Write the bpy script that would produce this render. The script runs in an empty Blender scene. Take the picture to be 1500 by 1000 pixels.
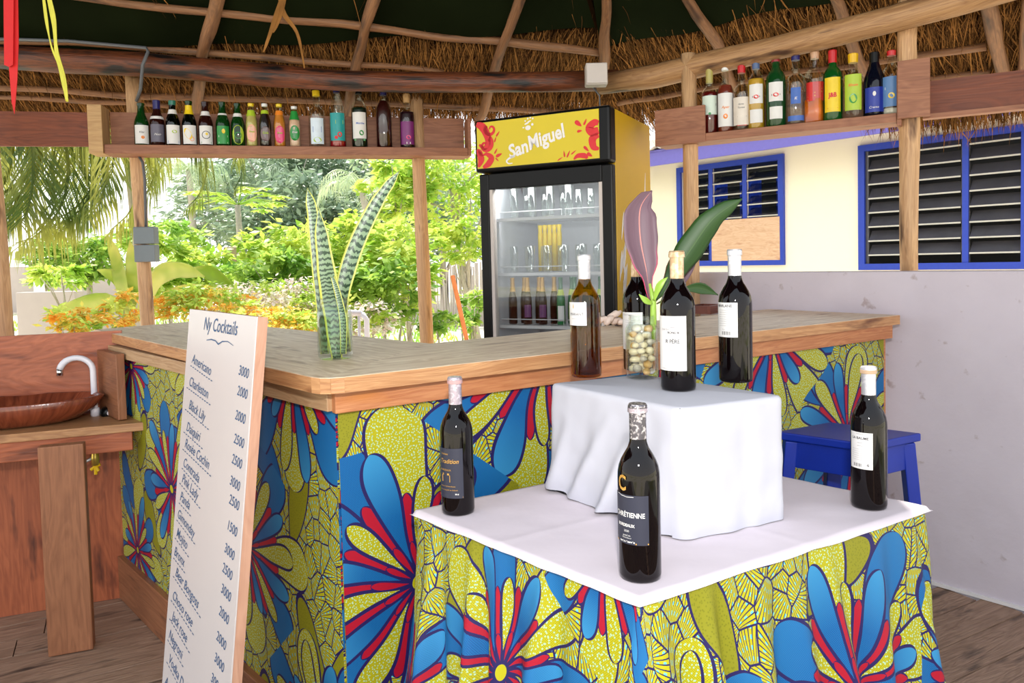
import bpy, math, random
from mathutils import Vector, Matrix, noise
random.seed(7)
SC = bpy.context.scene
COL = SC.collection
R_ = math.radians
PI = math.pi

# ------------------------------------------------------------------ camera
F, PX, PY, H = 1090.0, 750.0, 430.0, 1.30
cd = bpy.data.cameras.new('camera'); cam = bpy.data.objects.new('camera', cd); COL.objects.link(cam)
cd.sensor_width = 36; cd.lens = F/1500*36; cd.shift_y = -(500-PY)/1500; cd.clip_start = .05; cd.clip_end = 300
CM = Matrix.Rotation(R_(90-2.5), 4, 'X') @ Matrix.Rotation(R_(-1.4), 4, 'Z')
cam.matrix_world = Matrix.Translation((0, 0, H)) @ CM
SC.camera = cam
# ------------------------------------------------------------------ world, sun, flash, exposure
w = bpy.data.worlds.new('sky'); SC.world = w; w.use_nodes = True
nt = w.node_tree; nt.nodes.clear()
bg = nt.nodes.new('ShaderNodeBackground'); wo = nt.nodes.new('ShaderNodeOutputWorld')
tc = nt.nodes.new('ShaderNodeTexCoord'); sx = nt.nodes.new('ShaderNodeSeparateXYZ'); rp = nt.nodes.new('ShaderNodeValToRGB')
nt.links.new(tc.outputs['Generated'], sx.inputs[0]); nt.links.new(sx.outputs[2], rp.inputs[0])
rp.color_ramp.elements[0].position = 0.0; rp.color_ramp.elements[0].color = (1, 1, 1, 1)
rp.color_ramp.elements[1].position = .9; rp.color_ramp.elements[1].color = (.72, .86, 1, 1)
nt.links.new(rp.outputs[0], bg.inputs[0]); bg.inputs[1].default_value = 1.9
nt.links.new(bg.outputs[0], wo.inputs[0])
sd = bpy.data.lights.new('sun', 'SUN'); sun = bpy.data.objects.new('sun', sd); COL.objects.link(sun)
sd.energy = 8.0; sd.angle = R_(.6); sd.color = (1, .95, .84)
sun.rotation_euler = Vector((-0.25, 0.50, 0.85)).to_track_quat('Z', 'Y').to_euler()
fd = bpy.data.lights.new('camera_flash', 'AREA'); fl = bpy.data.objects.new('camera_flash', fd); COL.objects.link(fl)
fd.shape = 'DISK'; fd.size = .10; fd.energy = 26; fd.color = (1, .97, .94)
fd.energy = 34; fl.matrix_world = Matrix.Translation((0.03, -.04, H+.34)) @ Matrix.Rotation(R_(84), 4, 'X')
SC.cycles.transparent_max_bounces = 28; SC.cycles.max_bounces = 8; SC.cycles.caustics_reflective = False; SC.cycles.caustics_refractive = False
SC.view_settings.view_transform = 'Standard'; SC.view_settings.look = 'None'
SC.view_settings.gamma = 1; SC.view_settings.use_curve_mapping = False; SC.view_settings.exposure = -.04

# ------------------------------------------------------------------ measuring helpers (sight lines of the survey photo)
C3 = CM.to_3x3(); CO = Vector((0, 0, H))
def ray(x, y): return C3 @ Vector(((x-PX)/F, -(y-PY)/F, -1))
def onz(x, y, z): d = ray(x, y); return CO + d*((z-H)/d.z)
def atY(x, y, Y): d = ray(x, y); return CO + d*(Y/d.y)
def onplane(x, y, P, n): d = ray(x, y); return CO + d*((Vector(P)-CO).dot(n)/d.dot(n))
def online(x, y, a, b):
    n = Vector((-(b[1]-a[1]), b[0]-a[0], 0)); return onplane(x, y, (a[0], a[1], 0), n)
def lin(c): return tuple((v/255/12.92 if v/255 <= .04045 else ((v/255+.055)/1.055)**2.4) for v in c[:3])+(1,)

# ------------------------------------------------------------------ node expression helper
class X:
    def __init__(s, nt, k): s.nt, s.k = nt, k
    def _op(s, op, *a):
        n = s.nt.nodes.new('ShaderNodeMath'); n.operation = op
        for i, v in enumerate((s,)+a):
            if isinstance(v, X): s.nt.links.new(v.k, n.inputs[i])
            else: n.inputs[i].default_value = v
        return X(s.nt, n.outputs[0])
    def __add__(s, o): return s._op('ADD', o)
    __radd__ = __add__
    def __mul__(s, o): return s._op('MULTIPLY', o)
    __rmul__ = __mul__
    def __sub__(s, o): return s._op('SUBTRACT', o)
    def __rsub__(s, o): return s*-1+o
    def __truediv__(s, o): return s._op('DIVIDE', o)
    def __lt__(s, o): return s._op('LESS_THAN', o)
    def __gt__(s, o): return s._op('GREATER_THAN', o)
def fn(op, a, *b): return a._op(op, *b)
def mixv(f, a, b): return a + f*(b-a)
def node(nt, t, ins=None, **kw):
    n = nt.nodes.new(t)
    for k, v in kw.items(): setattr(n, k, v)
    for k, v in (ins or {}).items():
        s = n.inputs[k]
        if isinstance(v, X): nt.links.new(v.k, s)
        elif hasattr(v, 'is_linked'): nt.links.new(v, s)
        else: s.default_value = v
    return n
def mixc(nt, f, a, b):
    n = nt.nodes.new('ShaderNodeMix'); n.data_type = 'RGBA'
    for i, v in ((0, f), (6, a), (7, b)):
        if isinstance(v, X): nt.links.new(v.k, n.inputs[i])
        elif hasattr(v, 'is_linked'): nt.links.new(v, n.inputs[i])
        else: n.inputs[i].default_value = v
    return n.outputs[2]
def newmat(name):
    m = bpy.data.materials.new(name); m.use_nodes = True
    return m, m.node_tree, m.node_tree.nodes['Principled BSDF']
def plain(name, rgb, rough=.6, metal=0, spec=.5, var=.12, scale=30, bump=0.0, emit=0):
    m, nt, b = newmat(name)
    c = lin(rgb)
    n = node(nt, 'ShaderNodeTexNoise', {'Scale': scale, 'Detail': 4.0})
    tc = nt.nodes.new('ShaderNodeTexCoord'); nt.links.new(tc.outputs['Object'], n.inputs['Vector'])
    a = tuple(min(1, v*(1+var)) for v in c[:3])+(1,); d = tuple(v*(1-var) for v in c[:3])+(1,)
    nt.links.new(mixc(nt, n.outputs[0], d, a), b.inputs['Base Color'])
    b.inputs['Roughness'].default_value = rough; b.inputs['Metallic'].default_value = metal
    b.inputs['Specular IOR Level'].default_value = spec
    if bump:
        bp = node(nt, 'ShaderNodeBump', {'Strength': bump, 'Distance': .01}); nt.links.new(n.outputs[0], bp.inputs['Height'])
        nt.links.new(bp.outputs[0], b.inputs['Normal'])
    if emit:
        b.inputs['Emission Color'].default_value = c; b.inputs['Emission Strength'].default_value = emit
    return m
def wood(name, c1, c2, c3=None, ring=9.0, rough=.6, bump=.25, knots=0.0, fine=60, coat=0):
    """grain along UV.x; colours c1 (light) c2 (dark) c3 (knots and stains)"""
    m, nt, b = newmat(name)
    uv = nt.nodes.new('ShaderNodeUVMap')
    oi = nt.nodes.new('ShaderNodeObjectInfo')
    mp = node(nt, 'ShaderNodeMapping', {'Scale': (1.6, ring*1.6, 1)}); nt.links.new(uv.outputs[0], mp.inputs[0])
    off = X(nt, oi.outputs['Random'])*20.0
    cb = node(nt, 'ShaderNodeCombineXYZ', {0: off, 1: off, 2: off}); nt.links.new(cb.outputs[0], mp.inputs['Location'])
    n1 = node(nt, 'ShaderNodeTexNoise', {'Scale': 1.5, 'Detail': 3.0, 'Distortion': 1.2}); nt.links.new(mp.outputs[0], n1.inputs['Vector'])
    mp2 = node(nt, 'ShaderNodeMapping', {'Scale': (4, fine*2, 1)}); nt.links.new(uv.outputs[0], mp2.inputs[0])
    n2 = node(nt, 'ShaderNodeTexNoise', {'Scale': 1.0, 'Detail': 4.0}); nt.links.new(mp2.outputs[0], n2.inputs['Vector'])
    g = X(nt, n1.outputs[0]); g2 = X(nt, n2.outputs[0])
    rings = fn('FRACT', g*7.0); rings = fn('ABSOLUTE', rings*2.0-1.0)
    f = fn('MINIMUM', fn('MAXIMUM', rings*.35+g2*.9+g*.5-.38, 0.0), 1.0)
    col = mixc(nt, f, lin(c2), lin(c1))
    if c3:
        n3 = node(nt, 'ShaderNodeTexNoise', {'Scale': 3.5, 'Detail': 3.0})
        mp3 = node(nt, 'ShaderNodeMapping', {'Scale': (1.2, 5, 1)}); nt.links.new(uv.outputs[0], mp3.inputs[0])
        nt.links.new(cb.outputs[0], mp3.inputs['Location']); nt.links.new(mp3.outputs[0], n3.inputs['Vector'])
        k = fn('MINIMUM', fn('MAXIMUM', (X(nt, n3.outputs[0])-(.62-knots))*7.0, 0.0), 1.0)
        col = mixc(nt, k, col, lin(c3))
    nt.links.new(col, b.inputs['Base Color']); b.inputs['Roughness'].default_value = rough
    b.inputs['Coat Weight'].default_value = coat
    bp = node(nt, 'ShaderNodeBump', {'Strength': bump, 'Distance': .004, 'Height': g2+rings*.3}); nt.links.new(bp.outputs[0], b.inputs['Normal'])
    return m
def glass(name, tint=(255, 255, 255), gloss=.04, fac=.12):
    """thin glass wall: tinted transparency with a Fresnel-weighted gloss"""
    m = bpy.data.materials.new(name); m.use_nodes = True; nt = m.node_tree; nt.nodes.clear()
    o = nt.nodes.new('ShaderNodeOutputMaterial')
    t = node(nt, 'ShaderNodeBsdfTransparent', {'Color': lin(tint)})
    g = node(nt, 'ShaderNodeBsdfGlossy', {'Color': (1, 1, 1, 1), 'Roughness': gloss})
    fr = node(nt, 'ShaderNodeLayerWeight', {'Blend': .5})
    mx = node(nt, 'ShaderNodeMixShader', {0: fn('MINIMUM', fn('POWER', X(nt, fr.outputs['Facing']), 3.0)*.6+fac*.8+.02, 1.0)})
    nt.links.new(t.outputs[0], mx.inputs[1]); nt.links.new(g.outputs[0], mx.inputs[2]); nt.links.new(mx.outputs[0], o.inputs[0])
    return m
def thin_tex(nt, uvnode): pass

def print_mat(name, centres, seed=0.0):
    """African wax print: fan-hatched yellow ground, drop petals, big two-layer flowers. UV in metres."""
    m, nt, b = newmat(name)
    uv = nt.nodes.new('ShaderNodeUVMap'); sp = nt.nodes.new('ShaderNodeSeparateXYZ'); nt.links.new(uv.outputs[0], sp.inputs[0])
    wn = node(nt, 'ShaderNodeTexNoise', {'Scale': 5.0, 'Detail': 0.0}); nt.links.new(uv.outputs[0], wn.inputs['Vector'])
    wx = X(nt, wn.outputs[0])
    u = X(nt, sp.outputs[0]) + (wx-.5)*.05; v = X(nt, sp.outputs[1]) + (wx-.5)*-.04
    YEL, OLV, BLU, LBL, NAV, RED, CYN = [lin(c) for c in ((182, 174, 14), (136, 134, 26), (12, 98, 158), (60, 148, 196), (34, 25, 84), (168, 14, 42), (104, 198, 214))]
    # fan-hatched ground
    cb = node(nt, 'ShaderNodeCombineXYZ', {0: u, 1: v*.8})
    vo = node(nt, 'ShaderNodeTexVoronoi', {'Scale': 22.0}, voronoi_dimensions='2D'); nt.links.new(cb.outputs[0], vo.inputs['Vector'])
    ve = node(nt, 'ShaderNodeTexVoronoi', {'Scale': 22.0}, voronoi_dimensions='2D', feature='DISTANCE_TO_EDGE'); nt.links.new(cb.outputs[0], ve.inputs['Vector'])
    sc = nt.nodes.new('ShaderNodeSeparateColor'); nt.links.new(vo.outputs['Color'], sc.inputs[0])
    po = nt.nodes.new('ShaderNodeSeparateXYZ'); nt.links.new(vo.outputs['Position'], po.inputs[0])
    ang = X(nt, sc.outputs[0])*6.283
    lx = u-X(nt, po.outputs[0]) + fn('COSINE', ang)*.05; ly = v*.8-X(nt, po.outputs[1]) + fn('SINE', ang)*.05
    a = fn('ARCTAN2', ly, lx)
    st = fn('FRACT', a*3.2+X(nt, sc.outputs[1]))
    st2 = fn('FRACT', a*9.5)
    line = fn('MAXIMUM', (st2 < .25), (X(nt, ve.outputs['Distance']) < .035))
    rr = fn('FRACT', fn('SQRT', lx*lx+ly*ly)*70.0)
    ground = mixc(nt, (fn('FRACT', a*9.5*.5) < .34)*(rr < .42), YEL, CYN)
    ground = mixc(nt, line, ground, NAV)
    # dots on petals
    dots = node(nt, 'ShaderNodeTexVoronoi', {'Scale': 150.0}, voronoi_dimensions='2D'); nt.links.new(uv.outputs[0], dots.inputs['Vector'])
    dm = X(nt, dots.outputs['Distance']) < .24
    grid = (fn('SINE', X(nt, sp.outputs[0])*1500.0)*fn('SINE', X(nt, sp.outputs[1])*1500.0)) > .25
    ydot = mixc(nt, dm, mixc(nt, grid, YEL, OLV), lin((168, 204, 170)))
    odot = mixc(nt, dm, OLV, lin((120, 120, 20)))
    bln = mixc(nt, grid, BLU, lin((10, 72, 134)))
    # scattered drop petals
    v2 = node(nt, 'ShaderNodeTexVoronoi', {'Scale': 4.2, 'Randomness': .75}, voronoi_dimensions='2D')
    cb2 = node(nt, 'ShaderNodeCombineXYZ', {0: u+seed, 1: v*.75}); nt.links.new(cb2.outputs[0], v2.inputs['Vector'])
    s2 = nt.nodes.new('ShaderNodeSeparateColor'); nt.links.new(v2.outputs['Color'], s2.inputs[0])
    p2 = nt.nodes.new('ShaderNodeSeparateXYZ'); nt.links.new(v2.outputs['Position'], p2.inputs[0])
    ex = u+seed-X(nt, p2.outputs[0]); ey = (v*.75-X(nt, p2.outputs[1]))*1.33
    an = X(nt, s2.outputs[0])*3.14; ca = fn('COSINE', an); sa = fn('SINE', an)
    e1 = (ex*ca+ey*sa)/.135; e2 = (ey*ca-ex*sa)/.048
    e2 = e2/(e1*.28+1.0)
    el = fn('SQRT', e1*e1+e2*e2)
    col = mixc(nt, el < 1.0, ground, NAV)
    col = mixc(nt, el < .9, col, mixc(nt, X(nt, s2.outputs[1]) > .42, odot, bln))
    # flowers: the nearest centre wins
    best = None
    for k, (cx, cy, rad, rot) in enumerate(centres):
        dx = (u-cx)/rad; dy = (v-cy)/rad; d2 = dx*dx+dy*dy
        if best is None: best, bx, by, ro = d2, dx, dy, d2*0.0+rot
        else:
            mk = d2 < best
            bx = mixv(mk, bx, dx); by = mixv(mk, by, dy); ro = mixv(mk, ro, rot); best = fn('MINIMUM', best, d2)
    r = fn('SQRT', best); th = fn('ARCTAN2', by, bx)+ro
    def layer(N, off, l0, l1, wd, sd, ol, col, kind):
        q = th*(N/6.28318)+off; i0 = fn('FLOOR', q); aa = (q-i0-.5)*(6.28318/N)
        i = fn('FLOORED_MODULO', i0, float(N))
        h = fn('FRACT', fn('SINE', i*12.9898+ro*3.1+sd)*437.5)
        L = h*(l1-l0)+l0
        al = r*fn('COSINE', aa); ac = fn('ABSOLUTE', r*fn('SINE', aa)); t = fn('MAXIMUM', al/L, 0.0)
        half = fn('POWER', t, 1.15)*fn('SQRT', fn('MAXIMUM', 1.0-fn('POWER', t, 4.0), 0.0))*1.25*L*wd
        front = al > 0.0
        mo = (ac < half)*front; mi = (ac < half-ol)*front
        col = mixc(nt, mo, col, NAV)
        if kind == 'red': return mixc(nt, mi, col, RED)
        par = fn('FLOORED_MODULO', i, 2.0) > .5
        f = fn('MINIMUM', fn('MAXIMUM', t*1.5-.75, 0.0), .8)
        if kind == 'back': fill = mixc(nt, par, ydot, mixc(nt, f*.3, bln, LBL))
        else: fill = mixc(nt, par, mixc(nt, f, bln, LBL), ydot)
        return mixc(nt, mi, col, fill)
    col = layer(8, .2, .85, 1.15, .26, 1.3, .02, col, 'back')
    col = layer(14, .5, .5, .62, .12, 4.0, .012, col, 'red')
    col = layer(14, 0.0, .55, .88, .165, 2.2, .02, col, 'front')
    col = layer(14, .5, .22, .28, .15, 4.0, .010, col, 'red')
    col = mixc(nt, r < .045, col, YEL)
    nt.links.new(col, b.inputs['Base Color']); b.inputs['Roughness'].default_value = .55
    b.inputs['Specular IOR Level'].default_value = .3
    wv = node(nt, 'ShaderNodeTexNoise', {'Scale': 9.0, 'Detail': 2.0}); nt.links.new(uv.outputs[0], wv.inputs['Vector'])
    bp = node(nt, 'ShaderNodeBump', {'Strength': .25, 'Distance': .01}); nt.links.new(wv.outputs[0], bp.inputs['Height']); nt.links.new(bp.outputs[0], b.inputs['Normal'])
    return m

# ------------------------------------------------------------------ mesh helpers
MW = {}
def thing(name, label, cat, loc=(0, 0, 0), rz=0, group=None, kind=None):
    o = bpy.data.objects.new(name, None); COL.objects.link(o); o.empty_display_size = .05
    o.location = loc; o.rotation_euler = (0, 0, rz)
    MW[o.name] = Matrix.Translation(loc) @ Matrix.Rotation(rz, 4, 'Z')
    tag(o, label, cat, group, kind); return o
def tag(o, label=None, cat=None, group=None, kind=None):
    if label: o['label'] = label
    if cat: o['category'] = cat
    if group: o['group'] = group
    if kind: o['kind'] = kind
    return o
class MB:
    def __init__(s): s.v, s.f, s.u, s.m = [], [], [], []
    def add(s, vs, fs, us=None, mi=0):
        b = len(s.v); s.v += [Vector(p) for p in vs]
        for k, f in enumerate(fs):
            s.f.append([i+b for i in f]); s.m.append(mi)
            s.u += (us[k] if us else [(0, 0)]*len(f))
        return s
    def board(s, p0, p1, w, t, up=(0, 0, 1), mi=0):
        """box from end centre p0 to end centre p1, thickness t along up, width w across"""
        p0, p1 = Vector(p0), Vector(p1); d = p1-p0; L = d.length; d = d.normalized(); up = Vector(up)
        sd = d.cross(up).normalized(); up = sd.cross(d).normalized()
        vs = [p+sd*a*w/2+up*c*t/2 for p in (p0, p1) for a, c in ((-1, -1), (1, -1), (1, 1), (-1, 1))]
        o = random.random()*3; q = random.random()*3
        fs = [(0, 1, 2, 3), (7, 6, 5, 4), (0, 4, 5, 1), (3, 2, 6, 7), (1, 5, 6, 2), (0, 3, 7, 4)]
        us = [[(o, q), (o+.02, q+w), (o+.02+t, q+w), (o+t, q)]]*2
        us = us + [[(o, q), (o+L, q), (o+L, q+w), (o, q+w)], [(o, q), (o, q+w), (o+L, q+w), (o+L, q)],
              [(o, q+w), (o+L, q+w), (o+L, q+w+t), (o, q+w+t)], [(o, q), (o, q-t), (o+L, q-t), (o+L, q)]]
        return s.add(vs, fs, us, mi)
    def box(s, c, sz, rz=0, mi=0):
        c = Vector(c); e = Vector((math.cos(rz), math.sin(rz), 0))
        return s.board(c-e*sz[0]/2, c+e*sz[0]/2, sz[1], sz[2], (0, 0, 1), mi)
    def prism(s, pts, z0, z1, ax=None, mi=0, o2=None):
        n = len(pts); ax = Vector(ax) if ax else Vector((1, 0)); ay = Vector((-ax.y, ax.x))
        vs = [(p[0], p[1], z0) for p in pts]+[(p[0], p[1], z1) for p in pts]
        g = lambda p: (Vector(p[:2]).dot(ax), Vector(p[:2]).dot(ay))
        fs = [tuple(range(n))[::-1], tuple(range(n, 2*n))]
        us = [[g(pts[i]) for i in range(n)][::-1], [g(pts[i]) for i in range(n)]]
        for i in range(n):
            j = (i+1) % n; fs.append((i, j, n+j, n+i)); a, c = g(pts[i]), g(pts[j])
            us.append([(a[0], a[1]), (c[0], c[1]), (c[0], c[1]+z1-z0), (a[0], a[1]+z1-z0)])
        return s.add(vs, fs, us, mi)
    def tube(s, pts, r, n=8, cap=True, jit=0.0, seed=0, mi=0):
        pts = [Vector(p) for p in pts]; N = len(pts); rs = r if isinstance(r, (list, tuple)) else [r]*N
        vs, us0 = [], []; L = 0; up = Vector((0, 0, 1)); prev = None
        for i, p in enumerate(pts):
            d = (pts[min(i+1, N-1)]-pts[max(i-1, 0)]).normalized()
            if prev is None:
                a = d.cross(up if abs(d.z) < .9 else Vector((1, 0, 0))).normalized()
            else: a = (prev-d*prev.dot(d)).normalized()
            prev = a; c = d.cross(a)
            if i: L += (p-pts[i-1]).length
            for k in range(n):
                th = 2*PI*k/n; rr = rs[i]*(1+jit*noise.noise(Vector((math.cos(th)*1.5+seed, math.sin(th)*1.5, L*6+seed))))
                vs.append(p+a*math.cos(th)*rr+c*math.sin(th)*rr)
            us0.append(L)
        fs, us = [], []; ra = rs[0]; o = seed*1.37 % 5
        for i in range(N-1):
            for k in range(n):
                j = (k+1) % n; fs.append((i*n+k, i*n+j, (i+1)*n+j, (i+1)*n+k))
                v0, v1 = 2*PI*ra*k/n+o, 2*PI*ra*(k+1)/n+o
                us.append([(us0[i], v0), (us0[i], v1), (us0[i+1], v1), (us0[i+1], v0)])
        if cap:
            fs += [tuple(range(n))[::-1], tuple(range((N-1)*n, N*n))]; us += [[(0, 0)]*n]*2
        return s.add(vs, fs, us, mi)
    def lathe(s, prof, n=24, c=(0, 0, 0), sx=1, sy=1, sq=0, mi=0, rz=0):
        vs = []; fs = []; us = []
        for (r, z) in prof:
            for k in range(n):
                th = 2*PI*k/n; x, y = math.cos(th), math.sin(th)
                if sq:
                    q = (abs(x)**sq+abs(y)**sq)**(-1/sq); x *= q; y *= q
                x, y = x*math.cos(rz)-y*math.sin(rz), x*math.sin(rz)+y*math.cos(rz)
                vs.append((c[0]+x*r*sx, c[1]+y*r*sy, c[2]+z))
        for i in range(len(prof)-1):
            for k in range(n):
                j = (k+1) % n; fs.append((i*n+k, i*n+j, (i+1)*n+j, (i+1)*n+k))
                us.append([(prof[i][1], k/n), (prof[i][1], (k+1)/n), (prof[i+1][1], (k+1)/n), (prof[i+1][1], k/n)])
        if prof[0][0] > 1e-6: fs.append(tuple(range(n))[::-1]); us.append([(0, 0)]*n)
        if prof[-1][0] > 1e-6: fs.append(tuple(range((len(prof)-1)*n, len(prof)*n))); us.append([(0, 0)]*n)
        return s.add(vs, fs, us, mi)
    def grid(s, P, nu, nv, uvf=None, mi=0, flip=False):
        vs = [P(i/nu, j/nv) for j in range(nv+1) for i in range(nu+1)]
        fs, us = [], []
        g = uvf or (lambda a, b: (a, b))
        for j in range(nv):
            for i in range(nu):
                q = [(i, j), (i+1, j), (i+1, j+1), (i, j+1)]
                if flip: q = q[::-1]
                fs.append([b*(nu+1)+a for a, b in q]); us.append([g(a/nu, b/nv) for a, b in q])
        return s.add(vs, fs, us, mi)
    def build(s, name, mat, parent=None, smooth=False, local=False, bevel=0, kind=None, label=None):
        me = bpy.data.meshes.new(name); vs = s.v
        if parent is not None and not local:
            p = parent
            while p.name not in MW: p = p.parent
            iv = MW[p.name].inverted(); vs = [iv @ q for q in vs]
        me.from_pydata([tuple(q) for q in vs], [], s.f)
        ul = me.uv_layers.new(name='UVMap'); fl = [c for p in s.u for c in p]; ul.data.foreach_set('uv', fl)
        for mm in (mat if isinstance(mat, (list, tuple)) else [mat]): me.materials.append(mm)
        me.polygons.foreach_set('material_index', s.m)
        if smooth: me.polygons.foreach_set('use_smooth', [True]*len(me.polygons))
        me.update()
        o = bpy.data.objects.new(name, me); COL.objects.link(o)
        if parent is not None: o.parent = parent
        if bevel:
            bm = o.modifiers.new('bevel', 'BEVEL'); bm.width = bevel; bm.segments = 2; bm.limit_method = 'ANGLE'; bm.angle_limit = R_(50)
        if kind: o['kind'] = kind
        if label: o['label'] = label
        return o
_tc = {}
def text2d(body, size, shear=0, bold=0):
    """outline letters as flat polygons: (verts2d, faces)"""
    k = (body, size, shear, bold)
    if k in _tc: return _tc[k]
    c = bpy.data.curves.new('lettering', 'FONT'); c.body = body; c.size = size; c.shear = shear; c.align_x = 'CENTER'; c.align_y = 'CENTER'; c.offset = bold; c.resolution_u = 3
    o = bpy.data.objects.new('lettering', c); COL.objects.link(o)
    dg = bpy.context.evaluated_depsgraph_get(); me = o.evaluated_get(dg).to_mesh()
    r = ([(v.co.x, v.co.y) for v in me.vertices], [tuple(p.vertices) for p in me.polygons])
    o.evaluated_get(dg).to_mesh_clear(); bpy.data.objects.remove(o); bpy.data.curves.remove(c)
    _tc[k] = r; return r
def disc2(cx, cy, rx, ry, rot=0, n=16, taper=0):
    vs = []
    for k in range(n):
        a = 2*PI*k/n; x, y = math.cos(a)*rx, math.sin(a)*ry*(1+taper*math.cos(a))
        vs.append((cx+x*math.cos(rot)-y*math.sin(rot), cy+x*math.sin(rot)+y*math.cos(rot)))
    return vs, [tuple(range(n))]
def rect2(x0, y0, x1, y1): return [(x0, y0), (x1, y0), (x1, y1), (x0, y1)], [(0, 1, 2, 3)]
def ring2(cx, cy, r0, r1, n=20):
    vs = [(cx+math.cos(2*PI*k/n)*r, cy+math.sin(2*PI*k/n)*r) for r in (r0, r1) for k in range(n)]
    return vs, [(k, (k+1) % n, n+(k+1) % n, n+k) for k in range(n)]
def ribbon2(pts, ws):
    vs = []; N = len(pts)
    for i, p in enumerate(pts):
        a = Vector(pts[min(i+1, N-1)])-Vector(pts[max(i-1, 0)]); nrm = Vector((-a.y, a.x)).normalized()
        vs += [tuple(Vector(p)+nrm*ws[i]/2), tuple(Vector(p)-nrm*ws[i]/2)]
    return vs, [(2*i, 2*i+1, 2*i+3, 2*i+2) for i in range(N-1)]
def on_flat(items, O, ex, ey, nrm, off=.0008):
    m = MB(); O, ex, ey, nrm = Vector(O), Vector(ex), Vector(ey), Vector(nrm)
    for vs, fs in items: m.add([O+ex*x+ey*y+nrm*off for x, y in vs], fs)
    return m
def on_cyl(items, c, R, a0, off=.0008):
    """wrap flat items (x right, y up) round a vertical cylinder; a0 = facing angle"""
    m = MB()
    for vs, fs in items:
        m.add([(c[0]+math.cos(a0+x/R)*(R+off), c[1]+math.sin(a0+x/R)*(R+off), c[2]+y) for x, y in vs], fs)
    return m
def T(body, size, x=0, y=0, shear=0, bold=0, sx=1, rot=0):
    vs, fs = text2d(body, size, shear, bold); c, s_ = math.cos(rot), math.sin(rot)
    return [(x+(a*sx)*c-b*s_, y+(a*sx)*s_+b*c) for a, b in vs], fs

# ------------------------------------------------------------------ materials
M = {}
M['counter'] = wood('worn_counter_wood', (255, 238, 212), (190, 158, 124), (150, 114, 82), ring=6, rough=.5, knots=.02, fine=26)
M['counter_edge'] = wood('counter_edge_wood', (214, 164, 114), (160, 106, 66), (110, 66, 40), ring=12, rough=.45, knots=.02)
M['orange_wood'] = wood('orange_trim_wood', (208, 146, 98), (160, 92, 54), (190, 120, 60), ring=8, rough=.45)
M['pale_trim'] = wood('pale_trim_wood', (205, 172, 134), (160, 122, 86), (130, 95, 70), ring=10, rough=.5)
M['floor'] = wood('floor_wood', (176, 144, 122), (120, 92, 74), (62, 48, 42), ring=7, rough=.65, knots=.06, bump=.5)
M['red_ply'] = wood('reddish_plywood', (190, 108, 74), (130, 64, 40), (96, 44, 30), ring=4, rough=.4, knots=.03, fine=20)
M['red_plank'] = wood('reddish_plank', (186, 104, 66), (132, 66, 40), (86, 42, 28), ring=5, rough=.5, knots=.04)
M['leg_wood'] = wood('leg_wood', (166, 110, 76), (120, 74, 48), (90, 56, 40), ring=6, rough=.5)
M['sink_top'] = wood('sink_top_wood', (196, 148, 102), (140, 92, 58), (110, 70, 46), ring=9, rough=.45)
M['shelf'] = wood('shelf_wood', (172, 118, 88), (122, 76, 56), (90, 58, 44), ring=6, rough=.6)
M['shelf_pale'] = wood('pale_shelf_end', (206, 170, 120), (168, 128, 84), (120, 90, 60), ring=6, rough=.6)
M['dark_shelf'] = wood('dark_red_board', (140, 72, 40), (92, 42, 22), (64, 30, 18), ring=5, rough=.55)
M['post'] = wood('post_wood', (222, 182, 138), (164, 122, 84), (92, 62, 44), ring=10, rough=.6, bump=.5, knots=.03)
M['log_dark'] = wood('dark_stripped_log', (126, 64, 30), (40, 22, 15), (18, 12, 11), ring=8, rough=.5, bump=.6, knots=.12)
M['log_light'] = wood('light_log', (192, 150, 104), (128, 88, 56), (72, 46, 30), ring=9, rough=.55, bump=.5, knots=.06)
M['pole'] = wood('roof_pole', (150, 106, 70), (90, 58, 38), (70, 46, 32), ring=9, rough=.6, bump=.5, knots=.05)
M['straw'] = plain('straw', (142, 98, 52), .9, spec=.1, var=.75, scale=9)
M['straw_dark'] = plain('dark_straw', (78, 52, 28), .95, spec=.05, var=.7, scale=6)  # darker straw tone, picked at random per blade
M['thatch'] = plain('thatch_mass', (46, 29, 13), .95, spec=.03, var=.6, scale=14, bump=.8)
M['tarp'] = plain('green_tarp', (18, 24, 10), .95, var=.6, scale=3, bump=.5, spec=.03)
M['concrete'] = None
M['room_shade_paint'] = plain('room_shade_paint', (42, 44, 50), .9)  # darkness of the unlit room put into the back wall colour
M['white_cloth'] = None
M['wine'] = plain('dark_wine_glass', (9, 4, 5), .03, spec=.36, var=.05)
M['white'] = plain('white_paint', (225, 222, 222), .5, var=.03)
M['white_plastic'] = plain('white_plastic', (226, 224, 232), .25, var=.02)
M['paper'] = plain('label_paper', (226, 224, 222), .55, var=.03)
M['ink'] = plain('black_ink', (58, 56, 62), .6)
M['grey_ink'] = plain('grey_ink', (150, 148, 150), .6)
M['gold'] = plain('gold_print', (206, 158, 76), .35, metal=.3)
M['navy_label'] = plain('navy_label', (44, 46, 62), .45, var=.06)
M['silver'] = None
M['black'] = plain('black_plastic', (11, 11, 12), .35, var=.05, spec=.2)
M['blue_paint'] = plain('royal_blue_paint', (10, 42, 148), .4, var=.2, scale=14)
M['window_blue'] = plain('window_blue', (34, 62, 170), .5, var=.12)
M['fascia_blue'] = plain('lilac_blue_fascia', (112, 104, 190), .5, var=.08)
M['cream'] = plain('cream_wall', (248, 238, 212), .8, var=.02, scale=1.5)
M['slat'] = plain('louvre_glass', (74, 72, 76), .25, var=.35, scale=5)
M['slat_edge'] = plain('louvre_edge', (190, 186, 176), .5)
M['curtain'] = plain('blue_curtain', (14, 66, 205), .8, var=.3, scale=3)
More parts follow.
